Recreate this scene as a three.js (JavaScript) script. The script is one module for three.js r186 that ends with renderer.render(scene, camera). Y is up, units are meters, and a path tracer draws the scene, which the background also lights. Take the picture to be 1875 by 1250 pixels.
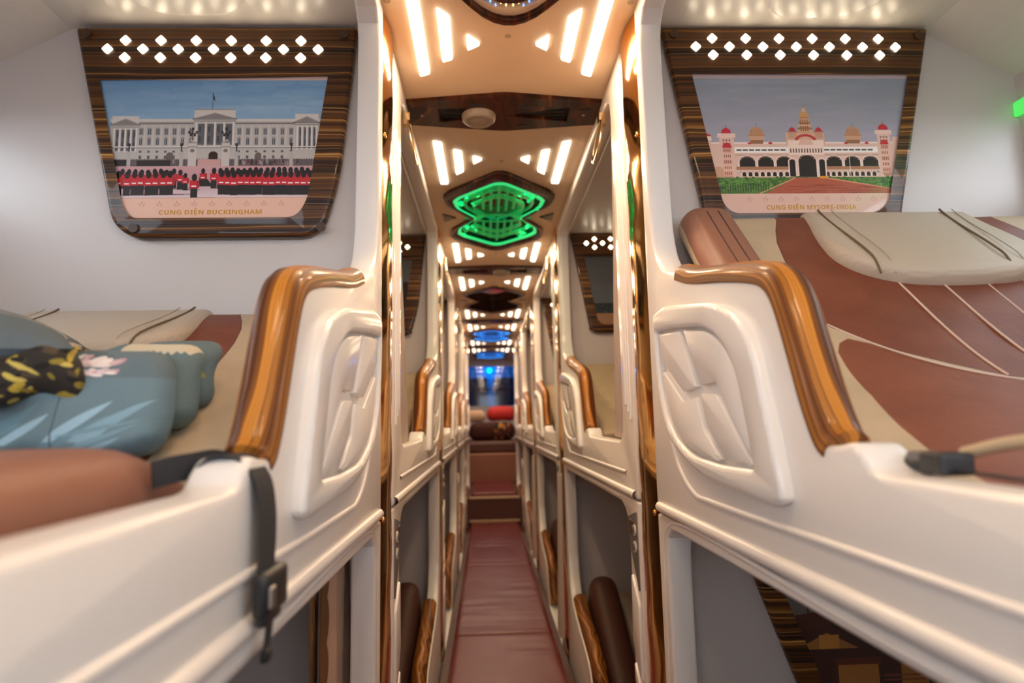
import * as THREE from 'three';
import { mergeGeometries, mergeVertices, toCreasedNormals } from 'three/addons/utils/BufferGeometryUtils.js';
import { RoundedBoxGeometry } from 'three/addons/geometries/RoundedBoxGeometry.js';
import { RectAreaLightUniformsLib } from 'three/addons/lights/RectAreaLightUniformsLib.js';

// ---------------------------------------------------------------- camera, sky, exposure
// y up, metres. The aisle runs along -z, its middle is x = 0, the floor mats lie at y = 0.
const scene = new THREE.Scene();
const R = THREE.MathUtils.degToRad;
const camera = new THREE.PerspectiveCamera(2 * Math.atan(625 / 1170) * 180 / Math.PI, 1.5, 0.02, 200);
camera.position.set(-0.07, 1.05, 0);
camera.rotation.set(R(7.16), R(-2.4), R(-1.2), 'YXZ');
camera.focus = 1.42;
camera.userData.fStop = 2.5;
scene.add(camera);
scene.background = new THREE.Color().setRGB(0.80, 0.90, 1.0);       // blue evening sky outside the windows
scene.backgroundIntensity = 4.2;
const renderer = new THREE.WebGLRenderer({ antialias: true });
renderer.toneMapping = THREE.LinearToneMapping;
renderer.toneMappingExposure = 1.12;
renderer.shadowMap.enabled = true;
RectAreaLightUniformsLib.init();
const WARM = new THREE.Color().setRGB(1.0, 0.71, 0.45);             // colour of the warm white lamps
const STRIP_POWER = 55, STRIP_GLOW = 2.4;

// ---------------------------------------------------------------- measures
const AX = 0.30;          // aisle face of the berth panels
const PITCH = 1.72;       // one berth
const CELLS = 5;
const CEIL = 2.03;        // aisle ceiling
const BCEIL = 2.0;        // berth ceiling
const OUT = 1.268;         // inner face of the bus side
const PART = 1.46;        // first partition (distance along the aisle)
const MOD = 2.12, MOD0 = 0.86;   // ceiling modules

// ---------------------------------------------------------------- small tools
let seed = 7;
const rnd = () => { seed = (seed * 16807) % 2147483647; return seed / 2147483647; };
function hash(x, y) { let h = (Math.imul(x | 0, 374761393) + Math.imul(y | 0, 668265263)) | 0; h = Math.imul(h ^ (h >>> 13), 1274126177); return ((h ^ (h >>> 16)) >>> 0) / 4294967295; }
function vnoise(x, y) {
  const ix = Math.floor(x), iy = Math.floor(y), fx = x - ix, fy = y - iy, u = fx * fx * (3 - 2 * fx), v = fy * fy * (3 - 2 * fy);
  const a = hash(ix, iy), b = hash(ix + 1, iy), c = hash(ix, iy + 1), d = hash(ix + 1, iy + 1);
  return a + (b - a) * u + (c - a) * v + (a - b - c + d) * u * v;
}
function fbm(x, y, o = 4) { let s = 0, a = 0.5; for (let i = 0; i < o; i++) { s += a * vnoise(x, y); x = x * 2.03 + 17.1; y = y * 2.03 + 9.2; a *= 0.5; } return s; }
const sstep = (a, b, x) => { const t = Math.min(1, Math.max(0, (x - a) / (b - a))); return t * t * (3 - 2 * t); };

const used = new Map();
function numbered(n) { const c = used.get(n) || 0; used.set(n, c + 1); return c ? n + '_' + String(c).padStart(3, '0') : n; }
function shade(o) { o.castShadow = true; o.receiveShadow = true; return o; }
// a thing: a Group at its base; its parts are added in world coordinates and moved to the group's axes
function thing(name, label, category, base = [0, 0, 0], group) {
  const g = new THREE.Group(); g.name = numbered(name); g.position.set(...base); scene.add(g);
  g.userData = { label, category }; if (group) g.userData.group = group;
  return g;
}
function structure(name, label, base = [0, 0, 0], category = 'wall') {
  const g = new THREE.Group(); g.name = numbered(name); g.position.set(...base); scene.add(g);
  g.userData = { label, category, kind: 'structure' }; return g;
}
// world-space part of an unrotated thing
function part(parent, name, geo, mat, label) {
  let p = parent, off = new THREE.Vector3();
  while (p && p !== scene) { off.add(p.position); p = p.parent; }
  geo.translate(-off.x, -off.y, -off.z);
  return local(parent, name, geo, mat, label);
}
function local(parent, name, geo, mat, label) {
  const m = shade(new THREE.Mesh(geo, mat)); m.name = name; if (label) m.userData.label = label; parent.add(m); return m;
}
function clone(o, dx, dy, dz, label, group) {
  const c = o.clone(); c.name = numbered(o.name.replace(/_\d{3}$/, '')); c.position.add(new THREE.Vector3(dx, dy, dz)); c.userData = { ...o.userData, label }; if (group) c.userData.group = group; scene.add(c); return c;
}
function flip(g) { // turn the faces over
  if (g.index) { const a = g.index.array; for (let i = 0; i < a.length; i += 3) { const t = a[i]; a[i] = a[i + 2]; a[i + 2] = t; } }
  else for (const k of Object.keys(g.attributes)) { const at = g.attributes[k], n = at.itemSize, a = at.array; for (let i = 0; i < at.count; i += 3) for (let j = 0; j < n; j++) { const t = a[i * n + j]; a[i * n + j] = a[(i + 2) * n + j]; a[(i + 2) * n + j] = t; } }
  return g;
}
function mirrorX(g) { const m = g.clone(); m.scale(-1, 1, 1); flip(m); if (m.attributes.normal) { m.computeVertexNormals(); } return m; }
// shape in (distance along the aisle, height), depth outwards from the aisle face; side = 1 right, -1 left
function toSide(g, side, x0 = AX) {
  const p = g.attributes.position;
  for (let i = 0; i < p.count; i++) { const a = p.getX(i), y = p.getY(i), d = p.getZ(i); p.setXYZ(i, side * (x0 + d), y, -a); }
  if (side < 0) flip(g);
  g.computeVertexNormals(); return g;
}
const P2 = (x, y) => new THREE.Vector2(x, y), V3 = (x, y, z) => new THREE.Vector3(x, y, z);
// closed polygon with rounded corners; points [x, y, radius]
function roundPoly(pts, into = new THREE.Shape(), seg = 5) {
  const n = pts.length, out = [];
  for (let i = 0; i < n; i++) {
    const [x, y, r = 0] = pts[i], a = P2(pts[(i + n - 1) % n][0] - x, pts[(i + n - 1) % n][1] - y), b = P2(pts[(i + 1) % n][0] - x, pts[(i + 1) % n][1] - y);
    const d = Math.min(r, a.length() * 0.49, b.length() * 0.49);
    if (d <= 1e-6) { out.push(P2(x, y)); continue; }
    a.setLength(d); b.setLength(d);
    for (let k = 0; k <= seg; k++) { const t = k / seg, s = 1 - t; out.push(P2(x + a.x * s * s + b.x * t * t, y + a.y * s * s + b.y * t * t)); }
  }
  into.setFromPoints(out); into.closePath?.(); return into;
}
function smoothPoly(pts, div = 60, closed = true) {
  const c = new THREE.CatmullRomCurve3(pts.map(([x, y]) => V3(x, y, 0)), closed, 'centripetal');
  return c.getPoints(div).slice(0, closed ? -1 : undefined).map((p) => [p.x, p.y]);
}
// extruded plate whose front (bevelled) face lies at depth `front` and which goes back by `thick`
function plate(shape, front, thick, bevel = 0.003, seg = 2, crease = 0.55) {
  const g = new THREE.ExtrudeGeometry(shape, { depth: Math.max(1e-4, thick - 2 * bevel), bevelEnabled: bevel > 0, bevelThickness: bevel, bevelSize: bevel, bevelOffset: -bevel, bevelSegments: seg, curveSegments: 10 });
  g.translate(0, 0, front + bevel); return crease ? toCreasedNormals(g, crease) : g;
}
function sidePlate(shape, front, thick, side, bevel, seg) { const g = plate(shape, front, thick, bevel, seg, 0); return toCreasedNormals(toSide(g, side), 0.6); }
function tube(pts, r, seg = 40, rad = 8, closed = false) { return new THREE.TubeGeometry(new THREE.CatmullRomCurve3(pts.map((p) => p.isVector3 ? p : V3(...p)), closed, 'centripetal'), seg, r, rad, closed); }
function capBall(p, r) { const g = new THREE.SphereGeometry(r, 8, 6); g.translate(p[0], p[1], p[2]); return g; }
function bx(x0, x1, y0, y1, z0, z1, r = 0) {
  const w = Math.abs(x1 - x0), h = Math.abs(y1 - y0), d = Math.abs(z1 - z0);
  const g = r ? new RoundedBoxGeometry(w, h, d, 2, Math.min(r, w / 2.02, h / 2.02, d / 2.02)) : new THREE.BoxGeometry(w, h, d);
  g.translate((x0 + x1) / 2, (y0 + y1) / 2, (z0 + z1) / 2); return g;
}
function merge(list) { return mergeGeometries(list.map((g) => { const n = g.index ? g.toNonIndexed() : g.clone(); for (const k of Object.keys(n.attributes)) if (!['position', 'normal', 'uv'].includes(k)) n.deleteAttribute(k); return n; })); }
// soft cushion: a box with round edges of radius r, centred on x and z, standing on y = 0; shape(x, y, z) may move points
function cushion(w, h, d, r, [nx, ny, nz] = [24, 8, 24], fn) {
  const g = new THREE.BoxGeometry(w, h, d, nx, ny, nz), p = g.attributes.position, c = V3(), v = V3();
  for (let i = 0; i < p.count; i++) {
    v.fromBufferAttribute(p, i); c.set(THREE.MathUtils.clamp(v.x, r - w / 2, w / 2 - r), THREE.MathUtils.clamp(v.y, r - h / 2, h / 2 - r), THREE.MathUtils.clamp(v.z, r - d / 2, d / 2 - r));
    const e = v.clone().sub(c); if (e.lengthSq() > 0) e.setLength(r); v.copy(c).add(e); v.y += h / 2;
    if (fn) fn(v, v.x / (w / 2), v.y / h, v.z / (d / 2));
    p.setXYZ(i, v.x, v.y, v.z);
  }
  g.deleteAttribute('uv'); g.deleteAttribute('normal');
  const m = mergeVertices(g, 1e-5); m.computeVertexNormals(); return m;
}
function setUV(g, fn) { const p = g.attributes.position, uv = new Float32Array(p.count * 2); for (let i = 0; i < p.count; i++) { const [u, v] = fn(p.getX(i), p.getY(i), p.getZ(i)); uv[2 * i] = u; uv[2 * i + 1] = v; } g.setAttribute('uv', new THREE.BufferAttribute(uv, 2)); return g; }
// ---------------------------------------------------------------- textures
function dataTex(w, h, fn, srgb = true) {
  const d = new Uint8Array(w * h * 4);
  for (let y = 0; y < h; y++) for (let x = 0; x < w; x++) { const c = fn(x / w, y / h, x, y), i = (y * w + x) * 4; d[i] = c[0]; d[i + 1] = c[1]; d[i + 2] = c[2]; d[i + 3] = 255; }
  const t = new THREE.DataTexture(d, w, h); t.wrapS = t.wrapT = THREE.RepeatWrapping; t.magFilter = THREE.LinearFilter; t.minFilter = THREE.LinearMipmapLinearFilter; t.generateMipmaps = true;
  if (srgb) t.colorSpace = THREE.SRGBColorSpace; t.needsUpdate = true; return t;
}
function canvasTex(w, h, draw) { const c = document.createElement('canvas'); c.width = w; c.height = h; draw(c.getContext('2d'), w, h); const t = new THREE.CanvasTexture(c); t.colorSpace = THREE.SRGBColorSpace; t.wrapS = t.wrapT = THREE.ClampToEdgeWrapping; return t; }
const lerp3 = (a, b, t) => [a[0] + (b[0] - a[0]) * t, a[1] + (b[1] - a[1]) * t, a[2] + (b[2] - a[2]) * t];
// striped dark veneer, grain along u
function veneer(dark, mid, light, bands, wob) {
  return (u, v) => {
    const y = v * bands + wob * (fbm(u * 3, v * 4, 3) - 0.5) + 0.5 * (fbm(u * 1.2 + 5, v * 9, 2) - 0.5);
    const a = vnoise(y * 1.0, 3.3), b = vnoise(y * 4.1, 7.7), c = vnoise(y * 11.0 + 2 * fbm(u * 9, v * 30, 2), 1.2);
    const t = 0.45 * a + 0.35 * b + 0.2 * c, line = Math.pow(vnoise(y * 2.7, 21.4), 6);
    let col = lerp3(dark, mid, sstep(0.25, 0.75, t)); col = lerp3(col, light, Math.min(1, line * 2.2)); return col;
  };
}
const zebraTex = dataTex(1024, 1024, veneer([28, 13, 5], [104, 60, 20], [206, 150, 74], 44, 2.2));
const capTex = dataTex(1024, 512, (u, v) => {
  const y = v * 22 + 7 * (fbm(u * 3, v * 2 + 3, 3) - 0.5), r = vnoise(y * 1.6, 0.4), f = vnoise(y * 6 + fbm(u * 26, v * 6, 2) * 2, 8.8);
  const t = sstep(0.25, 0.8, 0.6 * r + 0.4 * f); return lerp3([74, 34, 8], [218, 142, 50], t);
});
const beamTex = dataTex(512, 512, veneer([30, 12, 8], [84, 42, 22], [156, 92, 40], 16, 3.5));
const leatherBump = dataTex(256, 256, (u, v, x, y) => { const n = 255 * (0.6 * vnoise(x * 0.42, y * 0.42) + 0.4 * vnoise(x * 0.9 + 50, y * 0.9)); return [n, n, n]; }, false);
const clothBump = dataTex(256, 256, (u, v, x, y) => { const n = 120 + 60 * Math.sin(x * 1.57) * Math.sin(y * 1.57) + 60 * (hash(x, y) - 0.5); return [n, n, n]; }, false);
const peelBump = dataTex(512, 512, (u, v, x, y) => { const n = 255 * fbm(x * 0.05, y * 0.02, 3); return [n, n, n]; }, false);

// ---------------------------------------------------------------- materials
const mat = (o) => new THREE.MeshPhysicalMaterial(o);
const rgb = (r, g, b) => new THREE.Color().setRGB(r, g, b);
const M = {
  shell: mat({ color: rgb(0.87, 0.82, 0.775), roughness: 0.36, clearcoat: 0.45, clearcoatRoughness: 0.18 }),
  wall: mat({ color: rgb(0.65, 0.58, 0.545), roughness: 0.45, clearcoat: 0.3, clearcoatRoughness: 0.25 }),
  ceiling: mat({ color: rgb(0.82, 0.62, 0.43), roughness: 0.5 }),
  berthCeiling: mat({ color: rgb(0.80, 0.75, 0.69), roughness: 0.35, clearcoat: 1, clearcoatRoughness: 0.3, bumpMap: peelBump, bumpScale: 0.0012 }),
  gold: mat({ color: rgb(0.86, 0.47, 0.14), metalness: 1, roughness: 0.1 }),
  brass: mat({ color: rgb(0.85, 0.66, 0.38), metalness: 1, roughness: 0.2 }),
  zebra: mat({ map: zebraTex, roughness: 0.4, specularIntensity: 0.5, clearcoat: 0.45, clearcoatRoughness: 0.05 }),
  cap: mat({ map: capTex, roughness: 0.5, specularIntensity: 0.6, clearcoat: 0.2, clearcoatRoughness: 0.08 }),
  beam: mat({ map: beamTex, roughness: 0.3, specularIntensity: 0.4, clearcoat: 0.15, clearcoatRoughness: 0.08 }),
  plug: mat({ color: rgb(0.07, 0.035, 0.02), roughness: 0.35 }),
  black: mat({ color: rgb(0.012, 0.012, 0.014), roughness: 0.5 }),
  web: mat({ color: rgb(0.03, 0.028, 0.03), roughness: 0.75, bumpMap: clothBump, bumpScale: 0.0004 }),
  plastic: mat({ color: rgb(0.02, 0.02, 0.022), roughness: 0.35 }),
  steel: mat({ color: rgb(0.5, 0.48, 0.46), metalness: 1, roughness: 0.3 }),
  brown: mat({ color: rgb(0.30, 0.125, 0.075), roughness: 0.45, bumpMap: leatherBump, bumpScale: 0.0006 }),
  darkbrown: mat({ color: rgb(0.09, 0.03, 0.02), roughness: 0.5, bumpMap: leatherBump, bumpScale: 0.0006 }),
  beige: mat({ color: rgb(0.56, 0.46, 0.35), roughness: 0.5, bumpMap: leatherBump, bumpScale: 0.0005 }),
  matRed: mat({ color: rgb(0.15, 0.024, 0.024), roughness: 0.3, specularIntensity: 0.55, bumpMap: leatherBump, bumpScale: 0.0006 }),
  thread: mat({ color: rgb(0.72, 0.55, 0.46), roughness: 0.8 }),
  seam: mat({ color: rgb(0.16, 0.11, 0.06), roughness: 0.8 }),
  curtain: mat({ color: rgb(0.62, 0.50, 0.42), roughness: 0.9, transmission: 0.25, thickness: 0, bumpMap: clothBump, bumpScale: 0.0005 }),
  tan: mat({ color: rgb(0.55, 0.38, 0.27), roughness: 0.85, bumpMap: clothBump, bumpScale: 0.0005 }),
  scallop: mat({ color: rgb(0.16, 0.06, 0.015), roughness: 0.7 }),
  glass: mat({ color: rgb(1, 1, 1), transmission: 1, thickness: 0, roughness: 0.02 }),
  blueGlass: mat({ color: rgb(0.008, 0.15, 0.30), transmission: 1, thickness: 0, roughness: 0.05 }),
  rubber: mat({ color: rgb(0.02, 0.02, 0.02), roughness: 0.7 }),
  glow: mat({ color: rgb(0.9, 0.85, 0.75), emissive: rgb(1, 0.90, 0.72), emissiveIntensity: STRIP_GLOW, roughness: 0.4 }),
  diamond: mat({ color: rgb(0.9, 0.85, 0.75), emissive: rgb(1, 0.84, 0.6), emissiveIntensity: 4.5, roughness: 0.4 }),
  deck: mat({ color: rgb(0.3, 0.27, 0.24), roughness: 0.8 }),
  asphalt: mat({ color: rgb(0.08, 0.08, 0.09), roughness: 0.9 }),
  grey: mat({ color: rgb(0.16, 0.14, 0.13), roughness: 0.5 }),
  pale: mat({ color: rgb(0.55, 0.5, 0.45), roughness: 0.4 }),
  speaker: mat({ color: rgb(0.36, 0.29, 0.22), roughness: 0.35 }),
  sillTrim: mat({ color: rgb(0.5, 0.36, 0.22), roughness: 0.4 }),
};
const WLOW = 1.56;        // lower edge of the side windows

// ================================================================ the setting
{ // floor, ground
  const f = structure('floor', 'dark floor under the aisle mats and the lower berths', [0, -0.3, -4], 'floor');
  part(f, 'floor_slab', bx(-1.34, 1.34, -0.36, -0.30, 1.5, -10.1), M.deck);
  part(f, 'aisle_floor', bx(-0.29, 0.29, -0.30, -0.06, 1.45, -7.0), M.darkbrown);
  const g = structure('ground', 'dark asphalt ground outside the bus windows', [0, -1.3, -4], 'ground');
  part(g, 'asphalt', bx(-40, 40, -1.4, -1.3, 30, -50), M.asphalt);
}
// aisle ceiling: one board for each module with an opening for its lamp
const lampOutline = [[0, -0.595, 0.06], [0.215, -0.365, 0.02], [0.245, -0.30, 0.02], [0.232, -0.175, 0.03], [0.13, 0, 0.02], [0.232, 0.175, 0.03], [0.245, 0.30, 0.02], [0.215, 0.365, 0.02], [0, 0.595, 0.06],
  [-0.215, 0.365, 0.02], [-0.245, 0.30, 0.02], [-0.232, 0.175, 0.03], [-0.13, 0, 0.02], [-0.232, -0.175, 0.03], [-0.245, -0.30, 0.02], [-0.215, -0.365, 0.02]];
const trayOutline = lampOutline.map(([x, y, r]) => (x === 0 ? [0, Math.sign(y) * 0.672, 0.16] : [x, y, r]));
const openOutline = (k, m) => (m === 0 ? trayOutline : lampOutline).map(([x, y, r]) => [x * k, y * k, r]);
function flatDown(g, y) { // shape (x, along the aisle), extruded upwards from height y
  const p = g.attributes.position; for (let i = 0; i < p.count; i++) p.setXYZ(i, p.getX(i), y + p.getZ(i), -p.getY(i));
  g.computeVertexNormals(); return g;
}
{
  const c = structure('ceiling', 'beige aisle ceiling boards between the wooden cross beams', [0, CEIL, -4], 'ceiling');
  for (let m = -1; m < 5; m++) {
    const mid = MOD0 + MOD * m, sh = roundPoly([[-0.335, mid - MOD / 2], [0.335, mid - MOD / 2], [0.335, mid + MOD / 2], [-0.335, mid + MOD / 2]]);
    sh.holes.push(roundPoly(openOutline(0.93, m).map(([x, y, r]) => [x, y + mid, r]), new THREE.Path()));
    part(c, 'ceiling_board', flatDown(plate(sh, 0, 0.03, 0, 1, 0), CEIL), M.ceiling);
    for (const [x, z] of [[0, 0.665], [0.287, 0.53], [-0.287, 0.53], [0, -0.665]]) { const cap = new THREE.TorusGeometry(0.007, 0.0016, 6, 14); cap.rotateX(Math.PI / 2); cap.translate(x, CEIL, -(mid + z)); const disc = new THREE.CylinderGeometry(0.0065, 0.0065, 0.003, 14); disc.translate(x, CEIL, -(mid + z)); part(c, 'screw_cap', merge([cap, disc]), M.sillTrim); }
  }
  const r = structure('roof', 'outer roof shell above the aisle ceiling', [0, 2.15, -4], 'roof');
  part(r, 'roof_shell', bx(-1.36, 1.36, 2.14, 2.2, 1.5, -10.1), M.deck);
}
// berth ceilings with sloped outer edge, outer walls with the window openings
for (const side of [1, -1]) {
  const c = structure(side > 0 ? 'ceiling_berth_right' : 'ceiling_berth_left', side > 0 ? 'glossy berth ceiling above the red-domed palace picture' : 'glossy berth ceiling above the guardsmen palace picture', [side * 0.8, BCEIL, -4], 'ceiling');
  const sh = new THREE.Shape([P2(0.345, BCEIL), P2(1.045, BCEIL), P2(OUT + 0.012, 1.878), P2(OUT + 0.05, 1.90), P2(1.06, 2.03), P2(0.345, 2.03)]);
  const g = new THREE.ExtrudeGeometry(sh, { depth: 11.5, bevelEnabled: false }); g.translate(0, 0, -10.05); if (side < 0) { g.scale(-1, 1, 1); flip(g); }
  g.computeVertexNormals();
  part(c, 'ceiling_lining', setUV(g, (x, y, z) => [x * 2.5, z * 0.9]), M.berthCeiling);
  for (let k = 0; k < 3; k++) { // service hatch in the ceiling with a raised rounded rim
    const z0 = 1.395 + k * PITCH, rect = [[0.585, z0 - 0.62], [0.86, z0 - 0.62], [0.86, z0 - 0.06], [0.80, z0], [0.645, z0], [0.585, z0 - 0.06]];
    const sp = roundPoly(rect.map(([x, y]) => [side * x, y, 0.035])); const pl = flatDown(plate(sp, 0, 0.012, 0.003, 2, 0), BCEIL - 0.005); pl.computeVertexNormals();
    const hatch = part(c, 'hatch', pl, M.berthCeiling);
    const sp2 = roundPoly(rect.map(([x, y]) => [side * x, y, 0.035]), new THREE.Shape(), 6).getPoints(4).map((p) => V3(p.x, BCEIL - 0.001, -p.y));
    part(hatch, 'hatch_rim', tube(sp2, 0.0045, 80, 6, true), M.shell);
  }
  const w = structure(side > 0 ? 'wall_right' : 'wall_left', side > 0 ? 'cream bus side beyond the berth with bare headrest' : 'cream bus side beyond the berth with floral bedding', [side * OUT, 0.8, -4], 'wall');
  const ws = roundPoly([[-1.45, -0.3], [10.1, -0.3], [10.1, 1.9], [-1.45, 1.9]]);
  const wins = [[0.55, 1.425, WLOW], [-1.4, 0.0, 0.55]];
  for (const [a0, a1, low] of wins) ws.holes.push(roundPoly([[a0, low, 0.05], [a1, low, 0.05], [a1, 1.80, 0.05], [a0, 1.80, 0.05]], new THREE.Path()));
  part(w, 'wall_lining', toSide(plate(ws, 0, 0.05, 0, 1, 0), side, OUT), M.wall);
  wins.forEach(([a0, a1, low], i) => {
    const q = structure('window_' + (side > 0 ? i + 1 : i + 3), (side > 0 ? ['side window beside the bare headrest berth', 'side window behind the camera, bare berth side'] : ['side window beside the floral bedding', 'side window behind the camera, bedding side'])[i], [side * (OUT + 0.03), low, -(a0 + a1) / 2], 'window');
    part(q, 'pane', bx(side * (OUT + 0.028), side * (OUT + 0.032), low - 0.01, 1.81, -a0, -a1), M.glass);
    const fr = roundPoly([[a0, low, 0.05], [a1, low, 0.05], [a1, 1.80, 0.05], [a0, 1.80, 0.05]]); fr.holes.push(roundPoly([[a0 + 0.02, low + 0.02, 0.04], [a1 - 0.02, low + 0.02, 0.04], [a1 - 0.02, 1.78, 0.04], [a0 + 0.02, 1.78, 0.04]], new THREE.Path()));
    part(q, 'window_frame', sidePlate(fr, OUT - AX + 0.02, 0.02, side, 0.002, 1), M.rubber);
  });
}
// partitions across the berths (both decks), one at each end of a berth
for (const side of [1, -1]) for (let k = 0; k < CELLS; k++) {
  const z = -(PART + PITCH * k);
  const sh = new THREE.Shape([P2(0.345, -0.3), P2(OUT, -0.3), P2(OUT, 1.885), P2(1.045, BCEIL), P2(0.345, BCEIL)]);
  const g = new THREE.ExtrudeGeometry(sh, { depth: 0.03, bevelEnabled: false }); if (side < 0) { g.scale(-1, 1, 1); flip(g); } g.computeVertexNormals(); g.translate(0, 0, z - 0.03);
  const o = structure('wall_partition_' + (side > 0 ? 'right' : 'left'), (side > 0 ? 'cream partition across the berths, red-domed palace side, ' : 'cream partition across the berths, guardsmen palace side, ') + ['first', 'second', 'third', 'fourth', 'fifth'][k] + ' down the aisle', [side * 0.8, -0.3, z], 'wall');
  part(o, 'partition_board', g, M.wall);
}
for (const side of [1, -1]) { // lower partition behind the camera
  const o = structure('wall_partition_' + (side > 0 ? 'right' : 'left'), 'cream lower partition behind the camera on the ' + (side > 0 ? 'bare headrest side' : 'floral bedding side'), [side * 0.8, -0.3, 0.2], 'wall');
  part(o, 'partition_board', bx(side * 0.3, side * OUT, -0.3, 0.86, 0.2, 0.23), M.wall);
}
// berth decks (floor of the upper berths, floor of the lower berths)
for (const side of [1, -1]) {
  const d = structure(side > 0 ? 'floor_berth_right' : 'floor_berth_left', side > 0 ? 'deck boards carrying the berths on the bare headrest side' : 'deck boards carrying the berths on the floral bedding side', [side * 0.8, 0.8, -4], 'deck');
  part(d, 'upper_deck', bx(side * 0.35, side * OUT, 0.83, 0.87, 0.3, -9.0), M.deck);
  part(d, 'lower_deck', bx(side * 0.35, side * OUT, -0.29, -0.22, 0.3, -9.0), M.deck);
}
{ // the two ends of the bus
  const w = structure('wall_end', 'beige wall around the blue window at the end of the aisle', [0, 0, -10], 'wall');
  const sh = roundPoly([[-1.34, -0.3], [1.34, -0.3], [1.34, 2.14], [-1.34, 2.14]]); sh.holes.push(roundPoly([[-0.62, 1.30, 0.04], [0.62, 1.30, 0.04], [0.62, 1.92, 0.04], [-0.62, 1.92, 0.04]], new THREE.Path()));
  const g = new THREE.ExtrudeGeometry(sh, { depth: 0.05, bevelEnabled: false }); g.translate(0, 0, -10.05); part(w, 'wall_lining', g, M.wall);
  const q = structure('window_5', 'blue tinted window at the far end of the aisle', [0, 1.3, -10.03], 'window');
  part(q, 'pane', bx(-0.63, 0.63, 1.29, 1.93, -10.028, -10.032), M.blueGlass);
  part(q, 'window_bar', bx(-0.62, 0.62, 1.555, 1.575, -10.0, -10.02), M.rubber);
  const b = structure('wall_front', 'bus front wall with windscreen behind the camera', [0, 0, 1.45], 'wall');
  const s2 = roundPoly([[-1.34, -0.36], [1.34, -0.36], [1.34, 2.14], [-1.34, 2.14]]); s2.holes.push(roundPoly([[-1.2, 1.2, 0.08], [1.2, 1.2, 0.08], [1.2, 1.95, 0.08], [-1.2, 1.95, 0.08]], new THREE.Path()));
  const g2 = new THREE.ExtrudeGeometry(s2, { depth: 0.05, bevelEnabled: false }); g2.translate(0, 0, 1.45); part(b, 'wall_lining', g2, M.wall);
  const q2 = structure('window_6', 'wide windscreen behind the camera', [0, 1.2, 1.47], 'window');
  part(q2, 'pane', bx(-1.21, 1.21, 1.19, 1.96, 1.468, 1.472), M.glass);
}

// ================================================================ berth side panels along the aisle
const ORD = ['first', 'second', 'third', 'fourth', 'fifth'];
const SIDE = (s) => (s > 0 ? 'bare headrest side' : 'floral bedding side');
// outline of the upper opening: rail, step, hump, far jamb, header, near jamb
const humpPts = [[0.59, 0.992], [0.61, 0.996], [0.628, 1.012], [0.645, 1.021], [0.675, 1.018], [0.692, 1.017], [0.703, 1.024], [0.715, 1.042], [0.73, 1.072], [0.754, 1.132], [0.782, 1.195], [0.80, 1.220], [0.823, 1.236], [0.865, 1.250], [0.95, 1.270], [1.12, 1.305], [1.20, 1.330], [1.29, 1.360], [1.335, 1.40], [1.358, 1.46], [1.366, 1.52]];
const openingPts = [[0.08, 0.99], [0.33, 0.99], ...smoothPoly(humpPts, 70, false), [1.381, 1.85], [1.382, 1.92], [1.372, 1.962], [1.345, 1.985], [1.30, 1.99], [0.11, 1.99], [0.07, 1.985], [0.03, 1.96], [0.02, 1.92], [0.02, 1.06], [0.03, 1.02], [0.05, 1.0]];
const capPath = smoothPoly(humpPts.slice(5, 17), 46, false);
function handrail(side) { // rounded wooden cap swept along the hump
  const prof = [[-0.002, -0.014], [-0.002, 0.0], [0.003, 0.009], [0.013, 0.0155], [0.025, 0.0175], [0.038, 0.0155], [0.047, 0.008], [0.05, -0.003], [0.05, -0.02]];
  const n = capPath.length, pos = [], uv = [], idx = []; let run = 0;
  for (let i = 0; i < n; i++) {
    const [a, y] = capPath[i], [a0, y0] = capPath[Math.max(0, i - 1)], [a1, y1] = capPath[Math.min(n - 1, i + 1)];
    let ta = a1 - a0, ty = y1 - y0; const l = Math.hypot(ta, ty); ta /= l; ty /= l; const na = -ty, ny = ta; run += Math.hypot(a - a0, y - y0);
    const e = 1;
    prof.forEach(([d, h], j) => { pos.push(side * (AX + d), y + ny * h * e, -(a + na * h * e)); uv.push(run * 0.9, j / prof.length * 0.75 + 0.1); });
    if (i) for (let j = 0; j < prof.length - 1; j++) { const p = (i - 1) * prof.length + j, q = p + prof.length; idx.push(p, q, p + 1, q, q + 1, p + 1); }
  }
  for (const r of [0, n - 1]) for (let j = 1; j < prof.length - 1; j++) { const q = r * prof.length; if (r) idx.push(q, q + j, q + j + 1); else idx.push(q, q + j + 1, q + j); }
  const g = new THREE.BufferGeometry(); g.setAttribute('position', new THREE.Float32BufferAttribute(pos, 3)); g.setAttribute('uv', new THREE.Float32BufferAttribute(uv, 2)); g.setIndex(idx); if (side < 0) flip(g); return toCreasedNormals(g, 0.9);
}
const embossOuter = [[1.327, 1.268, 0.02], [1.25, 1.274, 0.03], [0.96, 1.228, 0.09], [0.845, 1.175, 0.09], [0.80, 1.044, 0.1], [0.772, 0.948, 0.012], [0.80, 0.938, 0.012], [1.09, 0.952, 0.14], [1.28, 1.02, 0.12], [1.325, 1.15, 0.1]];
const embossInner = [[1.31, 1.230, 0.008], [1.19, 1.220, 0.02], [1.0, 1.195, 0.09], [0.905, 1.14, 0.08], [0.865, 1.02, 0.1], [0.855, 0.98, 0.006], [0.97, 0.978, 0.02], [1.13, 0.985, 0.08], [1.245, 1.03, 0.1], [1.30, 1.12, 0.1]];
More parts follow.
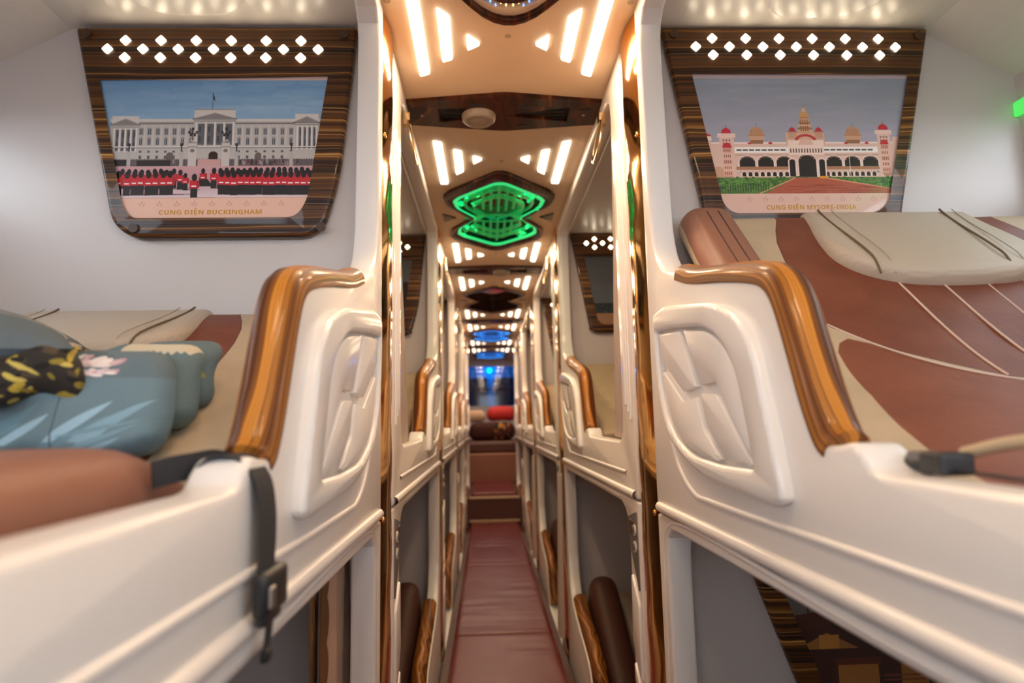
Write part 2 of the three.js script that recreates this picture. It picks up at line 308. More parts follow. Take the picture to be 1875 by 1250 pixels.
const petals = [
  [[1.305, 1.224, 0.004], [1.16, 1.211, 0.004], [1.125, 1.16, 0.01], [1.085, 1.103, 0.004], [1.155, 1.097, 0.01], [1.285, 1.165, 0.01]],
  [[1.137, 1.209, 0.004], [1.0, 1.189, 0.08], [0.91, 1.135, 0.08], [0.872, 1.02, 0.06], [0.868, 1.0, 0.004], [0.99, 1.105, 0.012], [1.06, 1.104, 0.004], [1.102, 1.155, 0.01]],
  [[1.065, 1.090, 0.004], [0.992, 1.088, 0.012], [0.868, 0.984, 0.004], [0.965, 0.984, 0.004], [1.04, 1.035, 0.01]],
  [[1.085, 1.086, 0.004], [1.16, 1.080, 0.012], [1.29, 1.15, 0.02], [1.24, 1.035, 0.08], [1.13, 0.991, 0.06], [0.985, 0.985, 0.004], [1.058, 1.03, 0.01]],
];
function upperPanel(side, label) {
  const o = thing('berth_guard', label, 'berth panel', [side * AX, 0.85, -0.65], 'upper berth side panels along the aisle');
  const sh = roundPoly([[-0.12, 0.852, 0.008], [1.42, 0.852, 0.008], [1.42, 2.03], [-0.12, 2.03]]); sh.holes.push(new THREE.Path(openingPts.map(([a, y]) => P2(a, y)).reverse()));
  part(o, 'panel_body', sidePlate(sh, 0, 0.052, side, 0.007, 3), M.shell);
  part(o, 'wood_cap', handrail(side), M.cap, 'glossy orange-brown wooden cap');
  const ring = roundPoly(embossOuter, new THREE.Shape(), 8); ring.holes.push(roundPoly(embossInner, new THREE.Path(), 8));
  part(o, 'raised_moulding', sidePlate(ring, -0.017, 0.022, side, 0.008, 3), M.shell);
  for (const p of petals) part(o, 'relief_panel', sidePlate(roundPoly(p, new THREE.Shape(), 5), -0.012, 0.016, side, 0.005, 2), M.shell);
  const line = [[1.345, 1.25], [1.335, 1.15], [1.30, 1.04], [1.235, 0.955], [1.15, 0.914], [1.08, 0.911], [0.7, 0.911], [0.3, 0.911], [0.0, 0.911]];
  part(o, 'raised_line', tube(line.map(([a, y]) => V3(side * (AX + 0.001), y, -a)), 0.0055, 90, 8), M.shell);
  part(o, 'bead', tube([[-0.1, 0.862], [0.5, 0.862], [1.40, 0.862]].map(([a, y]) => V3(side * (AX + 0.002), y, -a)), 0.0115, 30, 10), M.shell);
  // fluted face of the near jamb
  for (let i = 0; i < 3; i++) { const a = -0.085 + i * 0.026, zz = [1.05 + 0.02 * i, 1.83 - 0.02 * i]; part(o, 'flute', tube([V3(side * AX, zz[0], -a), V3(side * (AX + 0.0005), (zz[0] + zz[1]) / 2, -a), V3(side * AX, zz[1], -a)], 0.0045, 10, 8), M.shell); }
  return o;
}
// lower panel: frame around the lower opening with its own hump
const lowHump = [[0.60, -0.10], [0.66, -0.08], [0.72, 0.02], [0.76, 0.09], [0.80, 0.125], [0.865, 0.15], [1.0, 0.18], [1.15, 0.215], [1.25, 0.25], [1.31, 0.31], [1.345, 0.40], [1.352, 0.50]];
function lowerPanel(side, label) {
  const o = thing('lower_berth_guard', label, 'berth panel', [side * AX, -0.3, -0.65], 'lower berth panels along the aisle');
  const sh = roundPoly([[-0.12, -0.3], [1.42, -0.3], [1.42, 0.846, 0.006], [-0.12, 0.846, 0.006]]);
  const pts = [[0.05, -0.12], [0.3, -0.12], ...smoothPoly(lowHump, 50, false), [1.352, 0.775], [1.345, 0.805], [1.32, 0.823], [1.29, 0.826], [0.08, 0.826], [0.03, 0.81], [0.0, 0.78], [-0.01, 0.74], [-0.01, -0.05], [0.0, -0.09], [0.02, -0.115]];
  sh.holes.push(new THREE.Path(pts.map(([a, y]) => P2(a, y)).reverse()));
  part(o, 'panel_body', sidePlate(sh, 0, 0.05, side, 0.006, 3), M.shell);
  part(o, 'rim_line', tube([[1.385, -0.1], [1.386, 0.6], [1.375, 0.79], [1.36, 0.812], [1.33, 0.835], [0.6, 0.837], [0.1, 0.837]].map(([a, y]) => V3(side * (AX + 0.003), y, -a)), 0.005, 70, 6), M.shell);
  // pressed pattern on the near jamb
  const cut = [[[-0.10, 0.60], [-0.035, 0.66], [-0.025, 0.50], [-0.05, 0.46], [-0.10, 0.42]], [[-0.10, 0.38], [-0.03, 0.445], [-0.03, 0.40], [-0.10, 0.345]], [[-0.10, 0.315], [-0.055, 0.345], [-0.03, 0.37], [-0.03, 0.335], [-0.10, 0.27]], [[-0.10, 0.20], [-0.07, 0.25], [-0.03, 0.28], [-0.025, 0.06], [-0.06, 0.0], [-0.10, -0.03]]];
  for (const c of cut) part(o, 'pressed_relief', sidePlate(roundPoly(c.map(([a, y]) => [a, y, 0.008])), -0.007, 0.012, side, 0.005, 2), M.shell);
  const cap = smoothPoly(lowHump.slice(1, 9), 30, false).map(([a, y]) => V3(side * (AX + 0.035), y + 0.005, -a));
  const g = tube(cap, 0.03, 40, 12); part(o, 'wood_cap', setUV(g, (x, y, z) => [z * 1.6, x * 3 + y]), M.cap, 'wooden cap on the lower guard');
  return o;
}
// switch plate on the near jamb under the bead
function switchPlate(side, label, k) {
  const z = -PITCH * k, o = thing('switch_plate', label, 'switch plate', [side * AX, 0.66, z + 0.07]);
  const sh = roundPoly([[-0.105, 0.63, 0.005], [-0.02, 0.735, 0.005], [-0.012, 0.80, 0.006], [-0.105, 0.822, 0.006]].map(([a, y, r]) => [a + PITCH * k, y, r]));
  part(o, 'plate', sidePlate(sh, -0.004, 0.006, side, 0.0015, 1), M.grey);
  for (const [a, y] of [[-0.09, 0.775], [-0.09, 0.735]]) { const c = new THREE.CylinderGeometry(0.014, 0.014, 0.006, 20); c.rotateZ(Math.PI / 2); c.translate(side * (AX - 0.005), y, -(a + PITCH * k)); const sk = part(o, 'socket', c, M.pale); const d = new THREE.CylinderGeometry(0.008, 0.008, 0.007, 16); d.rotateZ(Math.PI / 2); d.translate(side * (AX - 0.006), y, -(a + PITCH * k)); part(sk, 'socket_hole', d, M.grey); }
  part(o, 'window', bx(side * (AX - 0.0055), side * (AX - 0.003), 0.76, 0.795, -(PITCH * k - 0.07), -(PITCH * k - 0.03), 0.001), M.plug);
}
// gold strip between the berths, slightly bowed and rippled
function goldStrip(side, seedAt) {
  const nA = 12, nY = 180, y0 = -0.06, y1 = 2.028, a0 = 1.421, a1 = 1.599, pos = [], idx = [];
  for (let j = 0; j <= nY; j++) for (let i = 0; i <= nA; i++) {
    const u = i / nA, v = j / nY, y = y0 + (y1 - y0) * v, a = a0 + (a1 - a0) * u;
    const bow = 0.012 * (1 - Math.pow(2 * u - 1, 2)), rip = 0.0022 * (fbm(u * 2.2 + seedAt, y * 5 + seedAt * 3, 3) - 0.45) + 0.0009 * Math.sin(y * 34 + 3 * fbm(u * 3, y * 2 + seedAt, 2));
    pos.push(side * (AX + 0.006 - bow - rip), y, -a);
    if (i && j) { const q = j * (nA + 1) + i, p = q - nA - 1; idx.push(p - 1, q - 1, p, p, q - 1, q); }
  }
  const g = new THREE.BufferGeometry(); g.setAttribute('position', new THREE.Float32BufferAttribute(pos, 3)); g.setIndex(idx); if (side < 0) flip(g); g.computeVertexNormals(); return g;
}
for (const side of [1, -1]) {
  const first = upperPanel(side, side > 0 ? 'cream upper berth panel beside the bare brown headrest, wooden cap along its hump' : 'cream upper berth panel with a black strap hanging over its rail');
  for (let k = 1; k < CELLS; k++) clone(first, 0, 0, -PITCH * k, 'cream upper berth panel, ' + ORD[k] + ' from the camera on the ' + SIDE(side));
  const low = lowerPanel(side, 'cream lower berth panel, ' + ORD[0] + ' from the camera on the ' + SIDE(side));
  for (let k = 1; k < CELLS; k++) clone(low, 0, 0, -PITCH * k, 'cream lower berth panel, ' + ORD[k] + ' from the camera on the ' + SIDE(side));
  for (let k = 0; k < CELLS; k++) {
    const p = thing('gold_pillar', 'rippled gold pillar between berth panels, ' + ORD[k] + ' down the aisle on the ' + SIDE(side), 'pillar', [side * AX, -0.06, -(1.51 + PITCH * k)], 'gold pillars between the berths');
    const g = goldStrip(side, k * 5 + side * 2 + 9); g.translate(0, 0, -PITCH * k); part(p, 'gold_strip', g, M.gold);
    part(p, 'backing', bx(side * (AX + 0.01), side * (AX + 0.045), -0.06, 2.028, -(1.423 + PITCH * k), -(1.597 + PITCH * k)), M.shell);
    for (const y of [0.845, 1.72]) { const s = new THREE.SphereGeometry(0.007, 12, 8); s.scale(0.6, 1, 1); s.translate(side * (AX - 0.003), y, -(1.432 + PITCH * k)); part(p, 'rivet', s, M.gold); }
  }
  for (let k = 1; k < 3; k++) switchPlate(side, 'grey switch plate under the ' + ORD[k] + ' berth panel on the ' + SIDE(side), k);
}

// ================================================================ curtains gathered at the near jambs
function curtainGeo(side, aTop, aBot, wTop, wBot, yTop, yBot, x, pleats, amp, lean = 0) {
  const nA = pleats * 10, nY = 34, pos = [], idx = [], uv = [];
  for (let j = 0; j <= nY; j++) for (let i = 0; i <= nA; i++) {
    const u = i / nA, v = j / nY, y = yTop + (yBot - yTop) * v, w = wTop + (wBot - wTop) * Math.pow(v, 1.3), a = aTop + (aBot - aTop) * v + w * u;
    const d = amp * (0.6 + 0.4 * v) * Math.sin(u * pleats * Math.PI * 2 + 1.2 * Math.sin(v * 2 + u * 5)) + 0.01 * (vnoise(u * 6, v * 3 + pleats) - 0.5) + lean * v;
    pos.push(side * (x + d), y + 0.006 * Math.sin(u * pleats * 6.28) * v, -a); uv.push(u * 4, v * 12);
    if (i && j) { const q = j * (nA + 1) + i, p = q - nA - 1; idx.push(p - 1, q - 1, p, p, q - 1, q); }
  }
  const g = new THREE.BufferGeometry(); g.setAttribute('position', new THREE.Float32BufferAttribute(pos, 3)); g.setAttribute('uv', new THREE.Float32BufferAttribute(uv, 2)); g.setIndex(idx); if (side < 0) flip(g); g.computeVertexNormals(); return g;
}
for (const side of [1, -1]) for (let k = 1; k < CELLS; k++) {
  const z = PITCH * k, o = thing('berth_curtain', 'pale pleated curtain gathered in the ' + ORD[k] + ' upper berth opening on the ' + SIDE(side), 'curtain', [side * 0.33, 1.0, -(z + 0.1)], 'curtains gathered beside the upper berths');
  part(o, 'cloth', side > 0 ? curtainGeo(side, z + 0.03, z + 0.05, 0.10, 0.22, 1.985, 1.002, 0.335, 8, 0.012, 0.004) : curtainGeo(side, z + 0.03, z + 0.06, 0.09, 0.36, 1.985, 1.0, 0.335, 8, 0.012, 0.004), M.curtain);
  part(o, 'curtain_rail', tube([V3(side * 0.358, 1.988, -(z + 0.02)), V3(side * 0.358, 1.988, -(z + 0.6)), V3(side * 0.358, 1.988, -(z + 1.36))], 0.004, 20, 8), M.shell);
  const h = thing('curtain_loop', 'chrome teardrop tie loop hanging at the ' + ORD[k] + ' berth opening on the ' + SIDE(side), 'loop', [side * (AX - 0.004), 1.83, -(z + 0.12)], 'tie loops under the berth headers');
  const pts = []; for (let i = 0; i < 24; i++) { const t = i / 24 * Math.PI * 2, y = Math.cos(t), w = 0.062 * (1 - 0.35 * y); pts.push(V3(side * (AX - 0.008 - 0.01 * (1 - y)), 1.897 + 0.062 * y, -(z + 0.13 + w * Math.sin(t)))); }
  part(h, 'loop', tube(pts, 0.0042, 60, 8, true), M.brass); part(h, 'hook', bx(side * (AX - 0.014), side * (AX + 0.01), 1.945, 1.985, -(z + 0.115), -(z + 0.145), 0.004), M.brass);
}
for (const k of [1, 2]) { const z = PITCH * k, o = thing('lower_curtain', 'bunched beige curtain hanging from the ' + ORD[k] + ' lower berth opening over the mats', 'curtain', [0.29, 0.05, -(z + 1.5)]);
  part(o, 'cloth', curtainGeo(1, z + 1.36, z + 1.34, 0.05, 0.12, 0.80, 0.06, 0.275, 3, 0.014, -0.01), M.curtain); }
{ // closed curtain of the near lower berth with its scalloped border
  const o = thing('scalloped_curtain', 'tan curtain with brown scalloped border in the lower berth', 'curtain', [-0.38, -0.1, -1.32]);
  part(o, 'cloth', curtainGeo(-1, 1.20, 1.20, 0.245, 0.245, 0.825, -0.12, 0.372, 4, 0.005), M.tan);
  const sh = new THREE.Shape(); sh.moveTo(1.205, -0.12); sh.lineTo(1.165, -0.12); sh.lineTo(1.165, 0.825); sh.lineTo(1.205, 0.825);
  for (let i = 0; i < 12; i++) { const y = 0.825 - i * 0.079; sh.quadraticCurveTo(1.225 + 0.012, y - 0.04, 1.205, y - 0.079); }
  part(o, 'scalloped_border', sidePlate(sh, 0.060, 0.003, -1, 0.0005, 1), M.scallop, 'brown border with a wavy edge');
  part(o, 'border_band', bx(-0.376, -0.379, -0.12, 0.825, -1.165, -1.205), M.cap);
}

// ================================================================ pictures in wooden frames on the partitions
function clipPoly(c, pts) { c.beginPath(); pts.forEach(([x, y], i) => (i ? c.lineTo(x, y) : c.moveTo(x, y))); c.closePath(); }
function caption(c, text, x, y, size, stretch) { // wide capitals; the crossed D and the marked E are drawn by hand
  c.save(); c.translate(x, y); c.scale(stretch, 1); c.font = 'bold ' + size + 'px sans-serif'; c.textAlign = 'left'; c.textBaseline = 'alphabetic'; c.fillStyle = '#c98a1e'; c.strokeStyle = '#c98a1e'; c.lineCap = 'butt';
  const plain = text.replace(/Đ/g, 'D').replace(/Ệ/g, 'E'), wide = c.measureText(plain).width, cap = size * 0.72; let px = -wide / 2;
  [...text].forEach((ch, i) => { const g = plain[i], w = c.measureText(g).width; c.fillText(g, px, cap / 2); c.lineWidth = size * 0.09;
    if (ch === 'Đ') { c.beginPath(); c.moveTo(px - w * 0.06, 0); c.lineTo(px + w * 0.45, 0); c.stroke(); }
    if (ch === 'Ệ') { c.beginPath(); c.moveTo(px + w * 0.2, -cap * 0.6); c.lineTo(px + w * 0.5, -cap * 0.85); c.lineTo(px + w * 0.8, -cap * 0.6); c.stroke(); c.beginPath(); c.arc(px + w * 0.5, cap * 0.72, size * 0.07, 0, 7); c.fill(); }
    px += w; });
  c.restore();
}
function crowns(c, n, x0, x1, y, s) { c.strokeStyle = 'rgba(150,110,100,0.55)'; c.lineWidth = 2; for (let i = 0; i < n; i++) { const x = x0 + (x1 - x0) * i / (n - 1); c.beginPath(); c.moveTo(x - s, y - s * 0.5); c.lineTo(x - s * 0.7, y + s * 0.6); c.lineTo(x + s * 0.7, y + s * 0.6); c.lineTo(x + s, y - s * 0.5); c.lineTo(x + s * 0.4, y); c.lineTo(x, y - s); c.lineTo(x - s * 0.4, y); c.closePath(); c.stroke(); c.beginPath(); c.arc(x, y - s * 1.15, s * 0.16, 0, 7); c.stroke(); } }
function skyWash(c, w, h, top, bot, cloud) { const g = c.createLinearGradient(0, 0, 0, h); g.addColorStop(0, top); g.addColorStop(1, bot); c.fillStyle = g; c.fillRect(0, 0, w, h); for (let i = 0; i < 60; i++) { c.fillStyle = cloud; c.beginPath(); c.ellipse(rnd() * w, rnd() * h * 0.9, 40 + rnd() * 130, 6 + rnd() * 22, 0, 0, 7); c.fill(); } }
// print of a long grey palace with red-coated guards (canvas covers x 0..1100, y 0..740)
const lively = (c, w, h, gain) => { const im = c.getImageData(0, 0, w, h), d = im.data; for (let i = 0; i < d.length; i += 4) for (let k = 0; k < 3; k++) d[i + k] = Math.min(255, (d[i + k] - 40) * gain + 40 + (hash(i >> 2, k) - 0.5) * 10); c.putImageData(im, 0, 0); };
const printGuards = canvasTex(1100, 740, (c, w, h) => {
  c.fillStyle = '#cfa793'; c.fillRect(0, 0, w, h);
  c.fillStyle = '#b9a09a'; c.fillRect(0, 0, w, 40);
  c.save(); c.beginPath(); c.rect(0, 42, w, 586); c.clip();
  c.translate(0, 42); c.scale(1, 1.045); skyWash(c, w, 300, '#5d86ac', '#8ea6b8', 'rgba(190,200,206,0.06)');
  c.fillStyle = '#a3a0a0'; c.fillRect(0, 300, w, 300);
  c.fillStyle = '#2c3a2a'; c.fillRect(0, 245, 70, 70); 
  // flag
  c.fillStyle = '#23303a'; c.fillRect(543, 62, 2, 80); clipPoly(c, [[541, 60], [551, 82], [554, 102], [545, 92]]); c.fill();
  c.save(); c.translate(63, 72); c.scale(0.887, 0.774);
  const wall = '#a8a29d', lit = '#b9b3ad', dk = '#6f6c6c', shade = '#5a5556';
  c.fillStyle = wall; c.fillRect(55, 150, 1010, 260);
  c.fillStyle = '#8d8887'; c.fillRect(55, 168, 1010, 8); c.fillStyle = lit; c.fillRect(55, 150, 1010, 16); c.fillStyle = shade; c.fillRect(55, 176, 1010, 6);
  const pav = (x0, x1, top) => { c.fillStyle = lit; c.fillRect(x0, top, x1 - x0, 300); c.fillStyle = wall; c.fillRect(x0, top + 60, x1 - x0, 260); clipPoly(c, [[x0 - 10, top + 52], [(x0 + x1) / 2, top + 14], [x1 + 10, top + 52]]); c.fillStyle = '#8a8583'; c.fill(); clipPoly(c, [[x0 + 14, top + 47], [(x0 + x1) / 2, top + 22], [x1 - 14, top + 47]]); c.fillStyle = '#767170'; c.fill(); c.fillStyle = shade; c.fillRect(x0 - 8, top + 52, x1 - x0 + 16, 5); c.fillStyle = dk; c.fillRect(x0 - 4, top + 64, x1 - x0 + 8, 4);
    const n = 4; for (let i = 0; i <= n; i++) { const x = x0 + 8 + (x1 - x0 - 22) * i / n; if (i < n) { c.fillStyle = '#57585c'; c.fillRect(x + 12, top + 84, (x1 - x0 - 22) / n - 10, 130); c.fillStyle = '#3e4148'; c.fillRect(x + 17, top + 100, 10, 34); c.fillRect(x + 17, top + 160, 10, 40); } c.fillStyle = '#c2bcb6'; c.fillRect(x, top + 74, 8, 146); } };
  c.fillStyle = lit; c.fillRect(460, 90, 190, 60); c.fillStyle = '#8b8685'; c.fillRect(455, 88, 200, 6);
  for (let i = 0; i < 7; i++) for (const side of [0, 1]) { const x = side ? 668 + i * 42 : 196 + i * 40; c.fillStyle = '#8f8a88'; c.fillRect(x - 4, 204, 22, 46); c.fillStyle = '#4b5058'; c.fillRect(x, 210, 14, 36); c.fillStyle = '#c0bab4'; c.fillRect(x + 6, 210, 1.6, 36); clipPoly(c, [[x - 5, 270], [x + 7, 258], [x + 19, 270]]); c.fillStyle = '#807b79'; c.fill(); c.fillStyle = '#43484f'; c.fillRect(x, 272, 14, 38); c.fillStyle = '#c0bab4'; c.fillRect(x + 6, 272, 1.6, 38); c.fillStyle = '#555055'; c.fillRect(x + 1, 345, 12, 12); c.fillRect(x + 1, 375, 12, 20); c.fillStyle = '#b7b1ab'; c.fillRect(x + 22, 186, 4, 130); }
  pav(455, 655, 96); pav(62, 190, 132); pav(945, 1060, 118);
  c.fillStyle = '#c2bcb5'; c.fillRect(50, 318, 1015, 7); c.fillStyle = shade; c.fillRect(50, 325, 1015, 4);
  for (const [x, r] of [[553, 22], [345, 17], [770, 15]]) { c.fillStyle = r > 20 ? '#2d1712' : '#5f564d'; c.beginPath(); c.arc(x, 372, r, Math.PI, 0); c.lineTo(x + r, 410); c.lineTo(x - r, 410); c.fill(); }
  // gates, railings, cars and onlookers
  c.fillStyle = '#5e5456'; c.fillRect(20, 398, 1060, 44); c.fillStyle = '#3b3436'; for (let i = 0; i < 90; i++) { c.fillRect(20 + i * 12, 392, 2, 50); }
  c.fillStyle = '#241f20'; c.fillRect(190, 404, 160, 34); c.fillRect(60, 402, 80, 34); for (let i = 0; i < 60; i++) { c.fillStyle = ['#2a2526', '#6b4d4a', '#8d7c78', '#40292a'][i % 4]; c.fillRect(360 + rnd() * 600, 396 + rnd() * 18, 7, 26); }
  c.fillStyle = '#b58b86'; c.fillRect(480, 398, 110, 50);
  for (const x of [452, 612]) { c.fillStyle = '#b4aca6'; c.fillRect(x - 20, 300, 40, 150); c.fillStyle = '#8c8480'; c.fillRect(x - 24, 318, 48, 8); c.fillRect(x - 22, 292, 44, 8); c.fillStyle = '#6f6763'; c.beginPath(); c.arc(x, 345, 11, 0, 7); c.fill(); c.fillStyle = '#a79f99'; c.beginPath(); c.arc(x, 288, 14, Math.PI, 0); c.fill(); c.strokeStyle = '#1d1b1c'; c.lineWidth = 4; c.beginPath(); c.moveTo(x, 280); c.lineTo(x, 216); c.moveTo(x - 18, 240); c.lineTo(x + 18, 240); c.stroke(); c.fillStyle = '#1d1b1c'; for (const [dx, dy] of [[-18, 232], [18, 232], [0, 210], [-9, 250], [9, 250]]) c.fillRect(x + dx - 5, dy - 7, 10, 14); }
  for (const x of [150, 400, 665, 930]) { c.fillStyle = '#a29a95'; c.fillRect(x - 9, 350, 18, 92); c.fillStyle = '#2a2728'; c.fillRect(x - 3, 312, 6, 38); c.fillRect(x - 7, 300, 14, 16); }
  c.restore();
  // parade ground
  const gg = c.createLinearGradient(0, 412, 0, 560); gg.addColorStop(0, '#b58e90'); gg.addColorStop(0.45, '#ab7f84'); gg.addColorStop(0.75, '#b89fa3'); gg.addColorStop(1, '#c6b3b5'); c.fillStyle = gg; c.fillRect(0, 412, w, 160);
  const guard = (x, y, s, dress) => { c.fillStyle = 'rgba(70,45,50,0.5)'; c.fillRect(x, y - 4, s * 0.8, 4); c.fillStyle = '#151114'; if (dress) { clipPoly(c, [[x - s * 0.2, y - s * 0.5], [x + s * 0.15, y - s * 0.5], [x + s * 0.55, y], [x - s * 0.15, y]]); c.fill(); } else c.fillRect(x - s * 0.13, y - s * 0.45, s * 0.26, s * 0.45); c.fillStyle = '#b01f2c'; c.fillRect(x - s * 0.17, y - s * 0.74, s * 0.34, s * 0.34); c.fillStyle = '#8c1722'; c.fillRect(x + s * 0.10, y - s * 0.72, s * 0.1, s * 0.28); c.fillStyle = '#e6d9d4'; c.fillRect(x - s * 0.1, y - s * 0.52, s * 0.18, s * 0.05); c.fillStyle = '#0f0c0f'; c.beginPath(); c.ellipse(x, y - s * 0.86, s * 0.10, s * 0.155, 0, 0, 7); c.fill(); };
  for (let i = 0; i < 9; i++) guard(170 + i * 27 + 5 * rnd(), 516 + 6 * rnd(), 92); for (let i = 0; i < 8; i++) guard(158 + i * 31 + 6 * rnd(), 546 + 4 * rnd(), 112);
  for (let i = 0; i < 17; i++) guard(560 + i * 25 + 5 * rnd(), 514 + 6 * rnd(), 96); for (let i = 0; i < 15; i++) guard(590 + i * 27 + 5 * rnd(), 546 + 4 * rnd(), 114);
  guard(418, 522, 92); guard(440, 526, 80); guard(478, 562, 112); guard(514, 508, 84, true);
  c.restore();
  c.fillStyle = '#9d7f74'; c.fillRect(0, 627, w, 2);
  crowns(c, 9, 262, 850, 660, 12);
  lively(c, w, h, 1.22); caption(c, 'CUNG ĐIỆN BUCKINGHAM', 552, 698, 31, 1.12);
});
// print of a rose palace with red domes
const printDomes = canvasTex(1100, 740, (c, w, h) => {
  c.fillStyle = '#c9a595'; c.fillRect(0, 0, w, h); c.fillStyle = '#a8979a'; c.fillRect(0, 0, w, 40);
  c.save(); c.beginPath(); c.rect(0, 40, w, 580); c.clip(); c.translate(0, 40);
  skyWash(c, w, 480, '#7d8794', '#a29aa2', 'rgba(180,170,180,0.07)'); c.save(); c.translate(-18, 70); c.scale(1, 0.845);
  const wall = '#c9a99b', lite = '#d8c2b8', warm = '#b98f74', line = '#8a6354', red = '#b02334', dark = '#1d1210';
  const dome = (x, y, r, col, spire) => { c.fillStyle = col; c.beginPath(); c.moveTo(x - r, y); c.bezierCurveTo(x - r * 1.15, y - r * 1.0, x - r * 0.4, y - r * 1.35, x, y - r * 1.55); c.bezierCurveTo(x + r * 0.4, y - r * 1.35, x + r * 1.15, y - r, x + r, y); c.fill(); c.fillStyle = line; c.fillRect(x - 1.5, y - r * 1.55 - spire, 3, spire); };
  clipPoly(c, [[690, 330], [720, 300], [770, 296], [800, 330]]); c.fillStyle = '#68735c'; c.fill();
  // side towers
  const tower = (x, wd, top, col) => { c.fillStyle = col ? wall : wall; c.fillRect(x - wd / 2, top, wd, 560 - top); c.fillStyle = lite; c.fillRect(x - wd / 2 - 8, top, wd + 16, 12); clipPoly(c, [[x - wd / 2 - 12, top + 22], [x - wd / 2 + 2, top - 2], [x + wd / 2 - 2, top - 2], [x + wd / 2 + 12, top + 22]]); c.fillStyle = '#d4b4aa'; c.fill(); c.fillStyle = '#7b5a4b'; for (let i = 0; i < 3; i++) for (let j = 0; j < 2; j++) c.fillRect(x - 18 + i * 14, top + 34 + j * 20, 7, 12); dome(x, top + 84, wd * 0.3, red, 0); for (let i = 0; i < 5; i++) { c.fillStyle = i % 2 ? '#d0a896' : '#c79684'; c.fillRect(x - wd * 0.3, top + 84 + i * 34, wd * 0.6, 30); c.fillStyle = '#7b4f42'; for (let q = 0; q < 4; q++) c.fillRect(x - wd * 0.24 + q * wd * 0.13, top + 90 + i * 34, 4, 18); } clipPoly(c, [[x - wd * 0.34, top + 252], [x + wd * 0.34, top + 252], [x, top + 292]]); c.fillStyle = '#a97d68'; c.fill(); };
  c.fillStyle = wall; c.fillRect(70, 310, 960, 170);
  c.fillStyle = lite; c.fillRect(70, 300, 960, 10); c.fillStyle = '#e1d2cb'; c.fillRect(220, 330, 690, 34);
  c.fillStyle = '#4c3c3a'; for (let i = 0; i < 8; i++) { c.fillRect(232 + i * 30, 343, 24, 9); c.fillRect(652 + i * 30, 343, 24, 9); }
  c.fillStyle = line; c.fillRect(220, 376, 690, 3);
  const arch = (x, r, y, b) => { c.fillStyle = lite; c.beginPath(); c.arc(x, y, r + 6, Math.PI, 0); c.lineTo(x + r + 6, b); c.lineTo(x - r - 6, b); c.fill(); c.fillStyle = dark; c.beginPath(); c.arc(x, y, r, Math.PI, 0); c.lineTo(x + r, b); c.lineTo(x - r, b); c.fill(); c.strokeStyle = '#b58d7c'; c.lineWidth = 3; for (let q = 0; q < 7; q++) { c.beginPath(); c.arc(x - r + (q + 0.5) * r * 2 / 7, y - Math.sqrt(Math.max(0, r * r - Math.pow(-r + (q + 0.5) * r * 2 / 7, 2))), r / 7, 0, Math.PI); c.stroke(); } };
  for (let i = 0; i < 3; i++) { arch(280 + i * 88, 37, 420, 478); arch(695 + i * 88, 37, 420, 478); }
  c.fillStyle = '#9a6f52'; c.fillRect(226, 445, 280, 20); c.fillRect(652, 445, 260, 20);
  for (let i = 0; i < 9; i++) { arch(262 + i * 29, 9, 484, 502); arch(660 + i * 28, 9, 484, 502); }
  c.fillStyle = '#c7a898'; c.fillRect(220, 464, 300, 10); c.fillRect(650, 464, 260, 10);
  arch(500 - 6, 14, 415, 505); arch(566, 42, 415, 508); arch(636, 14, 415, 505);
  tower(188, 70, 250, 1); dome(188, 248, 22, red, 18); tower(945, 64, 232, 1); dome(945, 228, 23, red, 18);
  c.fillStyle = wall; c.fillRect(60, 290, 55, 250); dome(78, 264, 21, red, 8); dome(104, 276, 15, red, 8); c.fillStyle = lite; c.fillRect(55, 264, 62, 26); c.fillStyle = wall; c.fillRect(985, 270, 60, 240);
  c.fillStyle = warm; c.beginPath(); c.arc(140, 470, 26, Math.PI, 0); c.lineTo(166, 520); c.lineTo(114, 520); c.fill();
  // tan domed pavilions
  for (const [x, s] of [[332, 1], [796, 1.05]]) { c.fillStyle = '#8a6149'; c.fillRect(x - 30 * s, 288, 60 * s, 22); c.fillStyle = warm; c.fillRect(x - 36 * s, 262, 72 * s, 26); c.fillStyle = '#a4774f'; c.fillRect(x - 40 * s, 256, 80 * s, 8); dome(x, 258, 33 * s, '#ad8264', 16); c.fillStyle = '#8d6149'; for (let q = -2; q < 3; q++) c.fillRect(x + q * 12, 222, 2, 34); dome(x + 64, 312, 9, red, 0); dome(x - 36, 312, 8, red, 0); }
  // central tower
  c.fillStyle = '#c29c84'; c.fillRect(472, 244, 186, 70); clipPoly(c, [[530, 246], [548, 150], [586, 150], [604, 246]]); c.fillStyle = '#b58a6c'; c.fill();
  for (let i = 0; i < 6; i++) { c.fillStyle = i % 2 ? '#8f6248' : '#c69d7e'; c.fillRect(528 + i * 4, 232 - i * 17, 78 - i * 8, 9); } c.fillStyle = '#6e4636'; for (let i = 0; i < 4; i++) for (let q = 0; q < 4; q++) c.fillRect(546 + q * 11, 166 + i * 20, 5, 10);
  dome(567, 152, 24, '#b98c5c', 0); dome(567, 118, 11, '#c79b74', 22); c.fillStyle = '#c9a27e'; c.fillRect(556, 108, 22, 8); c.fillRect(560, 96, 14, 6);
  for (const x of [505, 632]) { c.fillStyle = '#b48a74'; c.fillRect(x - 20, 240, 40, 40); c.fillStyle = '#8f6552'; c.fillRect(x - 24, 236, 48, 6); dome(x, 236, 15, red, 6); }
